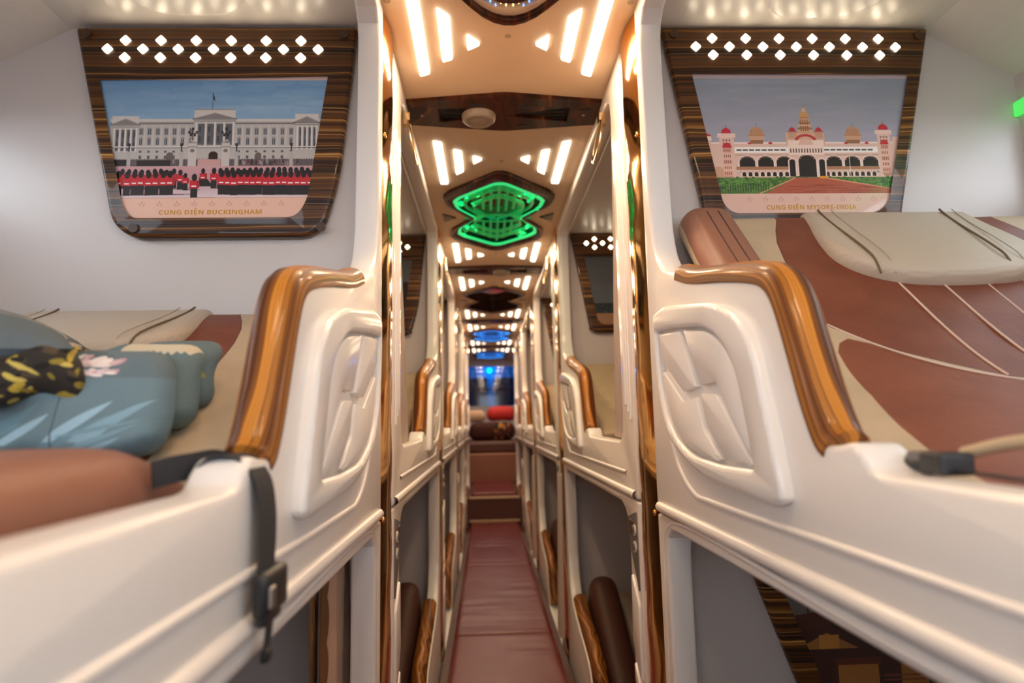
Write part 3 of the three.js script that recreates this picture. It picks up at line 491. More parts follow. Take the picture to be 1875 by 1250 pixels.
  c.fillStyle = '#d9bfb2'; c.fillRect(480, 290, 172, 88); c.strokeStyle = '#ab3a3a'; c.lineWidth = 14; c.beginPath(); c.arc(566, 312, 52, Math.PI * 1.15, Math.PI * 1.85); c.stroke(); c.fillStyle = '#caa595'; c.beginPath(); c.arc(566, 318, 36, Math.PI, 0); c.fill(); c.fillStyle = '#5b463d'; for (let i = 0; i < 12; i++) c.fillRect(488 + i * 13.4, 340, 6, 24);
  c.restore(); c.translate(-18, -6);
  // gardens and red drive
  c.fillStyle = '#4d7030'; c.fillRect(0, 506, w + 40, 100); c.fillStyle = '#2f5522'; for (let i = 0; i < 260; i++) c.fillRect(rnd() * w, 500 + rnd() * 60, 12, 7); c.fillStyle = '#5f8a3a'; for (let i = 0; i < 160; i++) c.fillRect(rnd() * w, 512 + rnd() * 60, 14, 5);
  clipPoly(c, [[505, 508], [640, 508], [1010, 570], [1010, 600], [330, 600]]); c.fillStyle = '#9c4f38'; c.fill(); c.fillStyle = 'rgba(120,50,34,0.5)'; for (let i = 0; i < 40; i++) c.fillRect(430 + rnd() * 440, 540 + rnd() * 50, 50 + rnd() * 80, 3);
  c.strokeStyle = '#c9826a'; c.lineWidth = 5; c.beginPath(); c.moveTo(505, 508); c.lineTo(330, 585); c.moveTo(640, 508); c.lineTo(1010, 572); c.stroke();
  c.strokeStyle = '#1d2c17'; c.lineWidth = 3; for (let i = 0; i < 22; i++) { c.beginPath(); c.moveTo(120 + i * 12, 548 - i); c.lineTo(120 + i * 12, 592 - i); c.stroke(); } for (let i = 0; i < 10; i++) { c.beginPath(); c.moveTo(920 + i * 11, 520 + i); c.lineTo(920 + i * 11, 560 + i); c.stroke(); } c.fillStyle = '#c8862c'; c.fillRect(620, 500, 40, 12); c.strokeStyle = '#d8ccc2'; c.beginPath(); c.moveTo(770, 400); c.lineTo(770, 500); c.stroke();
  c.restore();
  crowns(c, 9, 262, 850, 650, 12);
  lively(c, w, h, 1.22); caption(c, 'CUNG ĐIỆN MYSORE-INDIA', 550, 688, 31, 1.06);
});
const printTower = canvasTex(550, 370, (c, w, h) => { c.fillStyle = '#a37c5c'; c.fillRect(0, 0, w, h); skyWash(c, w, 300, '#4d5560', '#676d74', 'rgba(110,120,125,0.06)'); c.fillStyle = '#121416'; c.fillRect(190, 60, 60, 240); c.fillRect(170, 130, 100, 30); c.fillRect(180, 190, 80, 20); clipPoly(c, [[180, 60], [220, 20], [260, 60]]); c.fill(); c.fillRect(300, 120, 200, 180); c.fillStyle = '#23303a'; c.fillRect(40, 250, 480, 52); c.fillStyle = '#3a4c5c'; for (let i = 0; i < 40; i++) c.fillRect(40 + rnd() * 460, 255 + rnd() * 40, 10, 8); });
const printColumns = canvasTex(550, 370, (c, w, h) => { c.fillStyle = '#6b645e'; c.fillRect(0, 0, w, h); c.fillStyle = '#3d150a'; c.fillRect(0, 110, w, 260); clipPoly(c, [[20, 112], [110, 100], [200, 112], [120, 140], [30, 140]]); c.fillStyle = '#4a1c0e'; c.fill(); c.fillStyle = '#b06f2c'; for (const [x, y, ww] of [[40, 190, 40], [150, 215, 90], [290, 215, 60], [380, 240, 80]]) { c.fillRect(x, y, ww, 170); c.fillStyle = '#5a2408'; c.fillRect(x - 6, y - 14, ww + 12, 14); c.fillStyle = '#b06f2c'; } clipPoly(c, [[60, 180], [130, 145], [200, 180]]); c.fillStyle = '#a86c30'; c.fill(); c.fillStyle = '#c9873a'; c.fillRect(112, 150, 45, 30); c.strokeStyle = '#8a4418'; c.lineWidth = 3; for (let i = 0; i < 12; i++) { c.beginPath(); c.moveTo(250, 240 + i * 10); c.lineTo(w, 240 + i * 10); c.stroke(); } c.strokeStyle = '#2a2422'; c.beginPath(); c.moveTo(92, 108); c.lineTo(92, 60); c.lineTo(74, 48); c.stroke(); });
const glossy = (t) => mat({ map: t, roughness: 0.35, clearcoat: 1, clearcoatRoughness: 0.05 });
const PM = { guards: glossy(printGuards), domes: glossy(printDomes), tower: glossy(printTower), columns: glossy(printColumns) };

// a frame in the partition plane: outer and inner outline [x, y, r] for one side, lamps, print
function pictureFrame(name, label, z, outer, inner, dia, pm, prn, group, lit = false) {
  const base = [(outer[0][0] + outer[1][0]) / 2, Math.min(...outer.map((p) => p[1])), z];
  const o = thing(name, label, 'picture', base, group);
  const sh = roundPoly(outer, new THREE.Shape(), 7); sh.holes.push(roundPoly(inner, new THREE.Path(), 6));
  const g = plate(sh, 0, 0.028, 0.009, 3, 0.6); // front bevel looks towards -z after extrusion, so turn it round
  g.translate(0, 0, z - 0.001);
  part(o, 'wooden_frame', setUV(g, (x, y) => [x * 0.9, y * 2.7]), M.zebra);
  const ip = roundPoly(inner, new THREE.Shape(), 6), gp = new THREE.ExtrudeGeometry(ip, { depth: 0.0225, bevelEnabled: false }); gp.translate(0, 0, z);
  setUV(gp, (x, y) => [(x - prn[0]) / (prn[1] - prn[0]), (y - prn[2]) / (prn[3] - prn[2])]);
  part(o, 'picture', gp, pm);
  if (dia) {
    const [x0, x1, ym, dy, n] = dia, st = (x1 - x0) / (n - 1), spots = [];
    for (let i = 0; i < n; i++) { spots.push([x0 + i * st, ym]); if (i < n - 1) for (const s of [1, -1]) spots.push([x0 + (i + 0.5) * st, ym + s * dy]); }
    const dg = plate(roundPoly([[0.0135, 0, 0.004], [0, 0.0135, 0.004], [-0.0135, 0, 0.004], [0, -0.0135, 0.004]]), 0.024, 0.0065, 0.001, 1, 0.5);
    for (const [x, y] of spots) { const m = local(o, 'diamond_lamp', dg, M.diamond); m.position.set(x - base[0], y - base[1], z - base[2]); }
    if (lit) for (const [x, y] of spots) { const l = new THREE.RectAreaLight(rgb(1, 0.82, 0.58), 9, 0.016, 0.016); l.position.set(x - base[0], y - base[1], z + 0.0315 - base[2]); l.rotation.order = 'YXZ'; l.rotation.set(0, Math.PI, Math.PI / 4); o.add(l); }
  }
  const n = outer.length, cx = outer.reduce((s, p) => s + p[0], 0) / n;
  const ys = outer.map((p) => p[1]), yt = Math.max(...ys), yb = Math.min(...ys);
  const top = outer.filter((p) => p[1] > (yt + yb) / 2 + 0.1), bot = outer.filter((p) => p[1] < yb + 0.03);
  for (const set of [top, bot]) { const xs = set.map((p) => p[0]), inset = set === top ? 0.03 : 0.006; for (const [x, s] of [[Math.min(...xs), 1], [Math.max(...xs), -1]]) { const t = new THREE.CylinderGeometry(0.0105, 0.0105, 0.006, 20); t.rotateX(Math.PI / 2); t.translate(x + s * inset, set === top ? yt - 0.022 : yb + 0.022, z + 0.029); part(o, 'screw_cap', t, M.plug); } }
  return o;
}
const frameR = [[[0.370, 1.998, 0.01], [1.040, 1.998, 0.01], [0.925, 1.51, 0.05], [0.905, 1.483, 0.05], [0.485, 1.483, 0.05], [0.455, 1.51, 0.05]], [[0.428, 1.884, 0.008], [0.986, 1.884, 0.008], [0.905, 1.545, 0.04], [0.87, 1.517, 0.04], [0.515, 1.517, 0.04], [0.487, 1.545, 0.04]]];
const frameL = [[[-1.020, 1.990, 0.01], [-0.364, 1.994, 0.01], [-0.403, 1.62, 0.1], [-0.435, 1.505, 0.05], [-0.47, 1.479, 0.04], [-0.865, 1.479, 0.05], [-0.912, 1.515, 0.05]], [[-0.966, 1.866, 0.008], [-0.421, 1.877, 0.008], [-0.466, 1.56, 0.05], [-0.495, 1.516, 0.03], [-0.872, 1.516, 0.03], [-0.897, 1.55, 0.04]]];
const moved = (f, dx, dy) => f.map((ring) => ring.map(([x, y, r]) => [x + dx, y + dy, r]));
pictureFrame('framed_picture', 'framed print of a grey palace with red-coated guards, diamond lamps along its top', -PART, ...frameL, [-0.942, -0.455, 1.934, 0.0215, 7], PM.guards, [-0.987, -0.401, 1.519, 1.880], 'framed pictures above the upper berths', true);
pictureFrame('framed_picture', 'framed print of a rose palace with red domes, diamond lamps along its top', -PART, ...frameR, [0.452, 0.950, 1.945, 0.0215, 7], PM.domes, [0.428, 0.990, 1.515, 1.886], 'framed pictures above the upper berths', true);
for (let k = 1; k < 4; k++) {
  pictureFrame('framed_picture', 'dark tower print in a wooden frame, ' + ORD[k] + ' picture down the ' + SIDE(1), -PART - PITCH * k, ...frameR, [0.452, 0.950, 1.945, 0.0215, 7], PM.tower, [0.428, 0.990, 1.515, 1.886], 'framed pictures above the upper berths');
  pictureFrame('framed_picture', 'wooden picture frame, ' + ORD[k] + ' down the ' + SIDE(-1), -PART - PITCH * k, ...frameL, [-0.942, -0.455, 1.934, 0.0215, 7], PM.tower, [-0.990, -0.398, 1.509, 1.874], 'framed pictures above the upper berths');
}
pictureFrame('framed_picture', 'dark framed print of brown columns in the lower berth', -PART, [[0.475, 0.81, 0.02], [1.13, 0.81, 0.02], [1.0, 0.35, 0.05], [0.97, 0.32, 0.05], [0.67, 0.32, 0.05], [0.64, 0.35, 0.05]], [[0.545, 0.72, 0.01], [1.07, 0.72, 0.01], [0.965, 0.38, 0.04], [0.94, 0.36, 0.04], [0.70, 0.36, 0.04], [0.675, 0.38, 0.04]], [0.55, 1.03, 0.767, 0.02, 7], PM.columns, [0.535, 1.085, 0.36, 0.72], 'framed pictures in the lower berths', true);

// ================================================================ aisle ceiling: lamps, cross beams
// cluster of three lit shapes; corner signs: sx towards a berth side, sz = 1 at the far end of the module
const longStrip = [[0.2115, 0.452, 0.006], [0.243, 0.45, 0.008], [0.243, 0.847, 0.008], [0.213, 0.832, 0.006]];
const midStrip = [[0.144, 0.582, 0.006], [0.175, 0.548, 0.01], [0.175, 0.775, 0.01], [0.146, 0.760, 0.006]];
const triLamp = [[0.071, 0.693, 0.006], [0.106, 0.652, 0.012], [0.106, 0.72, 0.010]];
function rectLamp(parent, x0, x1, a0, a1, y, color, power) {
  const l = new THREE.RectAreaLight(color, power, x1 - x0, a1 - a0); l.position.set((x0 + x1) / 2 - parent.position.x, y - parent.position.y, -(a0 + a1) / 2 - parent.position.z); l.rotation.x = -Math.PI / 2; l.castShadow = true; parent.add(l); return l;
}
for (let m = -1; m < 5; m++) for (const sz of [1, -1]) for (const sx of [1, -1]) {
  if ((m === 4 && sz > 0) || m < 0) continue;
  const mid = MOD0 + MOD * m, put = (pts) => roundPoly(pts.map(([x, a, r]) => [sx * x, mid + sz * a, r]), new THREE.Shape(), 4);
  const where = (sx > 0 ? SIDE(1) : SIDE(-1));
  const o = thing('ceiling_light', 'warm light shapes, ' + (sz > 0 ? 'far' : 'near') + ' end of the board ' + ['behind the camera', 'with the dotted lamp tray', 'with the green lamp', 'with the unlit lamp', 'with the first blue lamp', 'with the last blue lamp'][m + 1] + ', ' + where, 'ceiling light', [sx * 0.17, CEIL - 0.004, -(mid + sz * 0.66)], 'warm ceiling lights of the aisle');
  for (const [n, s] of [['long_light', longStrip], ['short_light', midStrip], ['triangle_light', triLamp]]) part(o, n, toCreasedNormals(flatDown(plate(put(s), 0, 0.014, 0.003, 2, 0), CEIL - 0.010), 0.5), M.glow);
  const ends = (a, b) => (sz > 0 ? [mid + a, mid + b] : [mid - b, mid - a]), xs = (a, b) => (sx > 0 ? [a, b] : [-b, -a]);
  rectLamp(o, ...xs(0.213, 0.242), ...ends(0.455, 0.84), CEIL - 0.012, WARM, STRIP_POWER * 0.5);
  rectLamp(o, ...xs(0.146, 0.174), ...ends(0.56, 0.765), CEIL - 0.012, WARM, STRIP_POWER * 2.0);
}
// recessed lamps, one in the middle of each board
const GREEN = rgb(0.0, 1.0, 0.28), BLUE = rgb(0.05, 0.35, 1.0);
M.greenGlow = mat({ color: rgb(0.1, 0.5, 0.2), emissive: GREEN, emissiveIntensity: 0.6, roughness: 0.3 });
M.blueGlow = mat({ color: rgb(0.1, 0.2, 0.5), emissive: BLUE, emissiveIntensity: 1.2, roughness: 0.3 });
M.blueLed = mat({ color: rgb(0.2, 0.3, 0.6), emissive: rgb(0.12, 0.3, 1.0), emissiveIntensity: 2.4, roughness: 0.3 });
M.goldLed = mat({ color: rgb(0.6, 0.4, 0.2), emissive: rgb(1.0, 0.62, 0.22), emissiveIntensity: 2.6, roughness: 0.3 });
M.acrylicGreen = mat({ color: rgb(0.2, 0.9, 0.45), emissive: GREEN, emissiveIntensity: 0.045, transmission: 0.7, thickness: 0.01, roughness: 0.1, ior: 1.49 });
M.acrylicBlue = mat({ color: rgb(0.3, 0.6, 1.0), emissive: BLUE, emissiveIntensity: 0.12, transmission: 0.7, thickness: 0.01, roughness: 0.1, ior: 1.49 });
M.trayMirror = mat({ color: rgb(0.10, 0.045, 0.035), roughness: 0.08, metalness: 0.5, clearcoat: 1, clearcoatRoughness: 0.03 });
const LAMPS = { '-1': ['dark', 'unlit recessed ceiling lamp behind the camera'], 0: ['points', 'dark glossy ceiling tray dotted with blue and gold lamp points'], 1: ['green', 'green glowing double-hexagon ceiling lamp in a dark wooden rim'], 2: ['dark', 'unlit double-hexagon ceiling lamp with a gold beaded rim'], 3: ['blue', 'blue glowing ceiling lamp, first beyond the unlit one'], 4: ['blue', 'blue glowing ceiling lamp close to the end window'] };
for (let m = -1; m < 5; m++) {
  const mid = MOD0 + MOD * m, [kind, label] = LAMPS[m], at = (pts, k, kz = k) => pts.map(([x, a, r]) => [x * k, mid + a * kz, r]);
  const src = kind === 'points' ? trayOutline : lampOutline;
  const o = thing('ceiling_lamp', label, 'ceiling lamp', [0, CEIL - 0.012, -mid], 'recessed lamps in the aisle ceiling');
  const ring = roundPoly(at(src, 1), new THREE.Shape(), 7); ring.holes.push(roundPoly(at(src, kind === 'points' ? 0.965 : 0.84), new THREE.Path(), 7));
  const gr = toCreasedNormals(flatDown(plate(ring, 0, 0.016, 0.003, 2, 0), CEIL - 0.012), 0.5);
  part(o, 'lamp_rim', setUV(gr, (x, y, z) => [z * 1.5, x * 3]), M.beam);
  const wallRing = roundPoly(at(src, 0.90), new THREE.Shape(), 5); wallRing.holes.push(roundPoly(at(src, 0.875), new THREE.Path(), 5));
  const gw = flatDown(plate(wallRing, 0, 0.07, 0, 1, 0), CEIL); gw.computeVertexNormals();
  part(o, 'tray_side', gw, kind === 'dark' ? M.plug : M.trayMirror);
  const topG = flatDown(plate(roundPoly(at(src, 0.90), new THREE.Shape(), 5), 0, 0.006, 0, 1, 0), CEIL + 0.07); topG.computeVertexNormals();
  part(o, 'tray', topG, M.trayMirror, 'dark mirror-like tray');
  if (kind === 'green' || kind === 'blue') {
    const gm = kind === 'green' ? M.greenGlow : M.blueGlow, ac = kind === 'green' ? M.acrylicGreen : M.acrylicBlue, col = kind === 'green' ? GREEN : BLUE;
    const band = roundPoly(at(src, 0.838), new THREE.Shape(), 5); band.holes.push(roundPoly(at(src, 0.77), new THREE.Path(), 5));
    const gb = flatDown(plate(band, 0, 0.005, 0, 1, 0), CEIL - 0.007); gb.computeVertexNormals(); part(o, 'light_band', gb, gm, kind + ' glowing edge band');
    for (const kk of [0.66, 0.5]) { const b2 = roundPoly(at(src, kk), new THREE.Shape(), 4); b2.holes.push(roundPoly(at(src, kk - 0.05), new THREE.Path(), 4)); const g2 = flatDown(plate(b2, 0, 0.012, 0, 1, 0), CEIL + 0.004); g2.computeVertexNormals(); part(o, 'acrylic_ring', g2, ac); }
    for (const s of [1, -1]) for (let i = -2; i <= 2; i++) part(o, 'acrylic_bar', bx(i * 0.035 - 0.006, i * 0.035 + 0.006, CEIL + 0.0, CEIL + 0.02, -(mid + s * (0.07 + 0.02 * Math.abs(i))), -(mid + s * (0.40 - 0.05 * Math.abs(i))), 0.002), ac);
    const bow = []; for (const s of [1, -1]) bow.push(tube([[-0.16, CEIL - 0.004, -mid], [-0.05, CEIL - 0.006, -(mid + s * 0.045)], [0.05, CEIL - 0.006, -(mid + s * 0.045)], [0.16, CEIL - 0.004, -mid]], 0.005, 24, 6)); part(o, 'acrylic_bow', merge(bow), ac);
    for (const s of [1, -1]) for (const q of [1, -1]) for (let i = 0; i < 8; i++) { const g3 = new THREE.OctahedronGeometry(0.012 + 0.006 * rnd(), 0); g3.scale(1.3, 0.8, 0.6); g3.rotateY(rnd() * 3); g3.translate(q * (0.10 + 0.085 * rnd()), CEIL - 0.004 + 0.02 * rnd(), -(mid + s * (0.12 + 0.24 * rnd()))); part(o, 'crystal', g3, i % 2 ? ac : gm); }
    for (const s of [1, -1]) for (const q of [1, -1]) { const l = new THREE.PointLight(col, kind === 'green' ? 0.03 : 0.05); l.shadow.radius = 0.4; l.position.set(q * 0.16, 0.05, -s * 0.26); l.castShadow = true; o.add(l); }
  } else if (kind === 'points') {
    for (const q of [1, -1]) for (let row = 0; row < 5; row++) for (let i = -5; i <= 5; i++) { if (i === 0 || (row % 2 && Math.abs(i) > 4)) continue; const a = q * (0.572 - 0.021 * row - 0.0042 * Math.pow(Math.abs(i), 1.6)), g3 = new THREE.SphereGeometry(0.0024, 10, 8); g3.scale(1, 1.7, 1); g3.translate(i * 0.0125 - Math.sign(i) * 0.004, CEIL + 0.004, -(mid + a)); part(o, 'led', g3, row % 2 ? M.goldLed : M.blueLed); }
    for (const s of [1, -1]) for (let i = -7; i <= 7; i++) { const g3 = new THREE.CylinderGeometry(0.004, 0.0025, 0.05, 8); g3.translate(i * 0.0125, CEIL + 0.043, -(mid + s * (0.46 - 0.012 * Math.abs(i)))); part(o, 'crystal_rod', g3, M.acrylicBlue); }
  } else {
    const bead = roundPoly(at(src, 1.02), new THREE.Shape(), 5).getPoints(3).map((p) => V3(p.x, CEIL - 0.004, -p.y)); const len = new THREE.CatmullRomCurve3(bead, true); const pts = len.getSpacedPoints(110), bs = pts.slice(0, -1).map((p) => capBall([p.x, p.y, p.z], 0.008)); const b = part(o, 'bead_trim', merge(bs), M.brass); b.userData.kind = 'stuff';
  }
  for (const s of [1, -1]) { // small dark ornaments beside the waist
    const tri = roundPoly([[s * 0.20, mid, 0.003], [s * 0.262, mid - 0.06, 0.003], [s * 0.262, mid + 0.06, 0.003]]); const gt = flatDown(plate(tri, 0, 0.008, 0.002, 1, 0), CEIL - 0.006); gt.computeVertexNormals(); part(o, 'side_ornament', setUV(gt, (x, y, z) => [z, x]), M.beam);
  }
}
// cross beams with ventilation slots and a round outlet
for (let b = 0; b < 4; b++) {
  const z = 1.92 + MOD * b, o = thing('ceiling_beam', 'glossy dark wooden cross beam, ' + ORD[b] + ' across the aisle ceiling' + (b ? '' : ', with a round speaker'), 'beam', [0, CEIL - 0.012, -z], 'cross beams of the aisle ceiling');
  const sh = roundPoly([[-0.305, z - 0.072], [0, z - 0.118, 0.03], [0.305, z - 0.072], [0.305, z + 0.076], [0, z + 0.12, 0.03], [-0.305, z + 0.076]]);
  const hole = (pts) => sh.holes.push(roundPoly(pts.map(([x, a, r]) => [x, z + a, r]), new THREE.Path(), 4));
  const vents = [[[-0.205, -0.035, 0.006], [-0.05, -0.03, 0.02], [-0.045, 0.03, 0.02], [-0.205, 0.055, 0.006]], [[0.01, 0.012, 0.01], [0.205, -0.045, 0.006], [0.205, 0.052, 0.006]]];
  vents.forEach(hole);
  part(o, 'beam_board', setUV(toCreasedNormals(flatDown(plate(sh, 0, 0.014, 0.002, 1, 0), CEIL - 0.012), 0.5), (x, y, zz) => [zz * 1.6, x * 1.1]), M.beam);
  part(o, 'vent_box', bx(-0.21, 0.21, CEIL - 0.001, CEIL - 0.0005, -(z - 0.06), -(z + 0.07)), M.black);
  for (const [i, v] of vents.entries()) for (let q = 0; q < 4; q++) { const x0 = v[0][0] + 0.01, x1 = v[1][0] - (i ? 0.02 : 0.03); part(o, 'vent_slat', bx(i ? 0.09 + q * 0.022 : x0 + 0.01, i ? 0.20 : x1 - 0.01, CEIL - 0.006, CEIL - 0.003, -(z + (i ? -0.02 + q * 0.02 : -0.02 + q * 0.017)), -(z + (i ? -0.016 + q * 0.02 : -0.016 + q * 0.017)), 0.001), M.rubber); }
  const lens = (x, a) => { const g = new THREE.SphereGeometry(0.024, 18, 8); g.scale(1, 0.12, 0.3); g.translate(x, CEIL - 0.012, -(z + a)); part(o, 'slot', g, M.black); };
  lens(-0.085, -0.055); lens(0.065, -0.05); lens(0.06, 0.075); lens(0.25, -0.03);
  for (const x of [-0.26, 0.255]) { const g = new THREE.SphereGeometry(0.0055, 12, 8); g.scale(1, 0.5, 1); g.translate(x, CEIL - 0.012, -(z + 0.008)); part(o, 'screw', g, M.steel); }
  const prof = [[0.0, 0.020], [0.026, 0.020], [0.031, 0.016], [0.034, 0.020], [0.044, 0.021], [0.052, 0.014], [0.055, 0.0]].map(([r, h]) => P2(r, -h)); const sp = new THREE.LatheGeometry(prof, 32); sp.translate(b % 2 ? 0.04 : -0.08, CEIL - 0.012, -(z + 0.012)); part(o, 'round_speaker', sp, M.speaker, 'round cream speaker');
}

// ================================================================ upper berths: sloping backrest, headrest, seat cushion
const backTex = canvasTex(1024, 1024, (c, w, h) => {
  const X = (x) => (x - 0.35) / 0.94 * w, Y = (s) => s / 1.01 * h, beige = '#c3ac8d', brown = '#86492f';
  const curve = (pts) => { c.beginPath(); const q = smoothPoly(pts, 160, true); q.forEach(([x, s], i) => (i ? c.lineTo(X(x), Y(s)) : c.moveTo(X(x), Y(s)))); c.closePath(); };
  const poly = (pts) => { c.beginPath(); pts.forEach(([x, s], i) => (i ? c.lineTo(X(x), Y(s)) : c.moveTo(X(x), Y(s)))); c.closePath(); };
  c.fillStyle = beige; c.fillRect(0, 0, w, h);
  const half = [[0.60, -0.02], [0.598, 0.03], [0.575, 0.085], [0.557, 0.14], [0.546, 0.21], [0.538, 0.30], [0.526, 0.40], [0.522, 0.43], [0.533, 0.452], [0.561, 0.481], [0.61, 0.528], [0.664, 0.567], [0.738, 0.622], [0.80, 0.645], [0.855, 0.652]];
  poly([...half, ...half.slice(0, -1).reverse().map(([x, s]) => [1.71 - x, s])]); c.fillStyle = '#7d4028'; c.fill(); c.strokeStyle = '#5a2c1c'; c.lineWidth = 2; c.stroke();
  const low = [[0.435, 1.02], [0.44, 0.87], [0.457, 0.78], [0.486, 0.67], [0.500, 0.58], [0.509, 0.53], [0.524, 0.503], [0.545, 0.489], [0.575, 0.505], [0.61, 0.54], [0.664, 0.58], [0.738, 0.634], [0.80, 0.657], [0.855, 0.664]];
  poly([...low, ...low.slice(0, -1).reverse().map(([x, s]) => [1.71 - x, s])]); c.fillStyle = brown; c.fill();
  c.strokeStyle = '#6a3826'; c.lineWidth = 1.6; c.setLineDash([6, 4]); for (const [a, b] of [[[0.587, 0.30], [0.587, 0.48]], [[0.655, 0.34], [0.652, 0.555]]]) { c.beginPath(); c.moveTo(X(a[0]), Y(a[1])); c.lineTo(X(b[0]), Y(b[1])); c.stroke(); }
  c.setLineDash([]);
  const im = c.getImageData(0, 0, w, h), d = im.data; for (let y = 0; y < h; y++) for (let x = 0; x < w; x++) { const i = (y * w + x) * 4, n = (fbm(x * 0.02, y * 0.02, 3) - 0.45) * 22 + (hash(x, y) - 0.5) * 8; d[i] += n; d[i + 1] += n * 0.8; d[i + 2] += n * 0.7; } c.putImageData(im, 0, 0);
});
M.back = mat({ map: backTex, roughness: 0.5, bumpMap: leatherBump, bumpScale: 0.0005 });
const backBump = leatherBump;
function profileOf(pts) { // curved berth back: (distance s down the slope, height h off it) -> (y, z)
  const c = new THREE.CatmullRomCurve3(pts.map(([z, y]) => V3(0, y, z)), false, 'centripetal'), n = 60, P = c.getSpacedPoints(n), L = c.getLength();
  return { L, at(s, h) { const t = THREE.MathUtils.clamp(s / L, 0, 1) * n, i = Math.min(n - 1, Math.floor(t)), f = t - i, a = P[i], b = P[i + 1], d = b.clone().sub(a).normalize(); const over = s - THREE.MathUtils.clamp(s, 0, L); return [a.y + (b.y - a.y) * f + d.y * over + d.z * h, a.z + (b.z - a.z) * f + d.z * over - d.y * h]; } };
}
function wrapOn(g, prof, base) { const p = g.attributes.position; for (let i = 0; i < p.count; i++) { const [y, z] = prof.at(p.getZ(i), p.getY(i)); p.setXYZ(i, p.getX(i) - base[0], y - base[1], z - base[2]); } g.computeVertexNormals(); return g; }
function berthBed(side, k, pts, label) {
  const prof = profileOf(pts.map(([z, y]) => [z - PITCH * k, y])), L = prof.L, xc = 0.821, w = 0.885, base = [side * xc, 0.9, -PITCH * k - 1.0];
  const o = thing('berth_bed', label, 'berth bed', base, 'beds of the upper berths');
  const puff = (x, s) => 0.010 * (1 - Math.pow(Math.min(1, Math.abs(x - xc) / (w / 2)), 4)) * (1 - Math.pow(Math.min(1, Math.abs(2 * s / L - 1)), 6));
  const g = cushion(w, 0.045, L, 0.02, [48, 6, 60], (v, fx, fy, fz) => { v.y -= 0.045; if (fy > 0.5) v.y += puff(v.x + xc, v.z + L / 2) + 0.004 * (vnoise(v.x * 9, v.z * 9) - 0.5); });
  g.translate(side * xc, 0, L / 2); setUV(g, (x, y, z) => [(Math.abs(x) - 0.35) / 0.94, 1 - z / 1.01]);
  local(o, 'backrest', wrapOn(g, prof, base), M.back, 'beige backrest with brown leather inlays');
  // thick headrest pad
  const hs = roundPoly([[0.668, -0.008, 0.01], [0.645, 0.13, 0.08], [0.642, 0.22, 0.06], [0.68, 0.285, 0.05], [0.745, 0.315, 0.05], [0.86, 0.322, 0.1], [0.965, 0.315, 0.05], [1.03, 0.285, 0.05], [1.072, 0.22, 0.06], [1.075, 0.13, 0.08], [1.06, -0.008, 0.01]].map(([x, s, r]) => [side * x, s, r]), new THREE.Shape(), 8);
  const lift = (s) => 0.004 + 0.034 * sstep(-0.02, 0.28, s);
  const hg = plate(hs, 0, 0.05, 0.018, 5, 0); { const p = hg.attributes.position; for (let i = 0; i < p.count; i++) { const x = p.getX(i), s = p.getY(i), d = p.getZ(i); p.setXYZ(i, x, d - 0.05 + lift(s) + 0.004, s); } flip(hg); }
  const pad = local(o, 'headrest', toCreasedNormals(wrapOn(hg, prof, base), 0.9), M.beige, 'raised beige headrest pad');
  for (const [xa, xb] of [[0.706, 0.692], [0.738, 0.722], [0.997, 0.958], [1.027, 0.988]]) { const dark = xa === 0.706 || xa === 0.997, line = []; for (let i = 0; i <= 12; i++) { const s = -0.005 + 0.31 * i / 12, [y, z] = prof.at(s, lift(s) + 0.0065 - (i > 11 ? 0.014 : i > 10 ? 0.004 : 0)); line.push(V3(side * (xa + (xb - xa) * i / 12) - base[0], y - base[1], z - base[2])); } local(pad, dark ? 'headrest_seam' : 'headrest_stitch', tube(line, dark ? 0.0022 : 0.0011, 40, 6), dark ? M.seam : M.beige); }
  const along = (f, n, r, name, label) => { const line = []; for (let j = 0; j <= n; j++) { const [x, s] = f(j / n), [y, z] = prof.at(s, puff(x, s) + 0.0004); line.push(V3(side * x - base[0], y - base[1], z - base[2])); } local(o, name, tube(line, r, n * 3, 6), M.thread, label); };
  for (const [x, s1] of [[0.733, 0.618], [0.818, 0.648], [0.905, 0.645], [0.985, 0.61]]) along((t) => [x, 0.30 + (s1 - 0.30) * t], 16, 0.0021, 'stitch_line', 'pale raised stitching');
  along((t) => { const q = -1 + 2 * t; return [0.855 + 0.325 * q, 0.656 - 0.20 * q * q - 0.012 * Math.pow(q, 4)]; }, 24, 0.0018, 'stitch_line', 'pale raised stitching');
  return prof;
}
const BL = [[-1.41, 1.302], [-1.2, 1.19], [-0.97, 1.08], [-0.79, 1.0]], BR = [[-1.41, 1.512], [-1.2, 1.302], [-0.97, 1.105], [-0.735, 1.005], [-0.615, 0.968]], BX = [[-1.41, 1.33], [-1.2, 1.21], [-0.97, 1.09], [-0.78, 1.0]];
const profR = berthBed(1, 0, BR, 'steep beige and brown leather berth back with pale stitching, headrest bare');
berthBed(-1, 0, BL, 'low beige and brown leather berth back behind the floral bedding');
for (let k = 1; k < 4; k++) for (const q of [1, -1]) berthBed(q, k, q > 0 ? BX : BL, 'leather berth back, ' + ORD[k] + ' berth down the ' + SIDE(q));
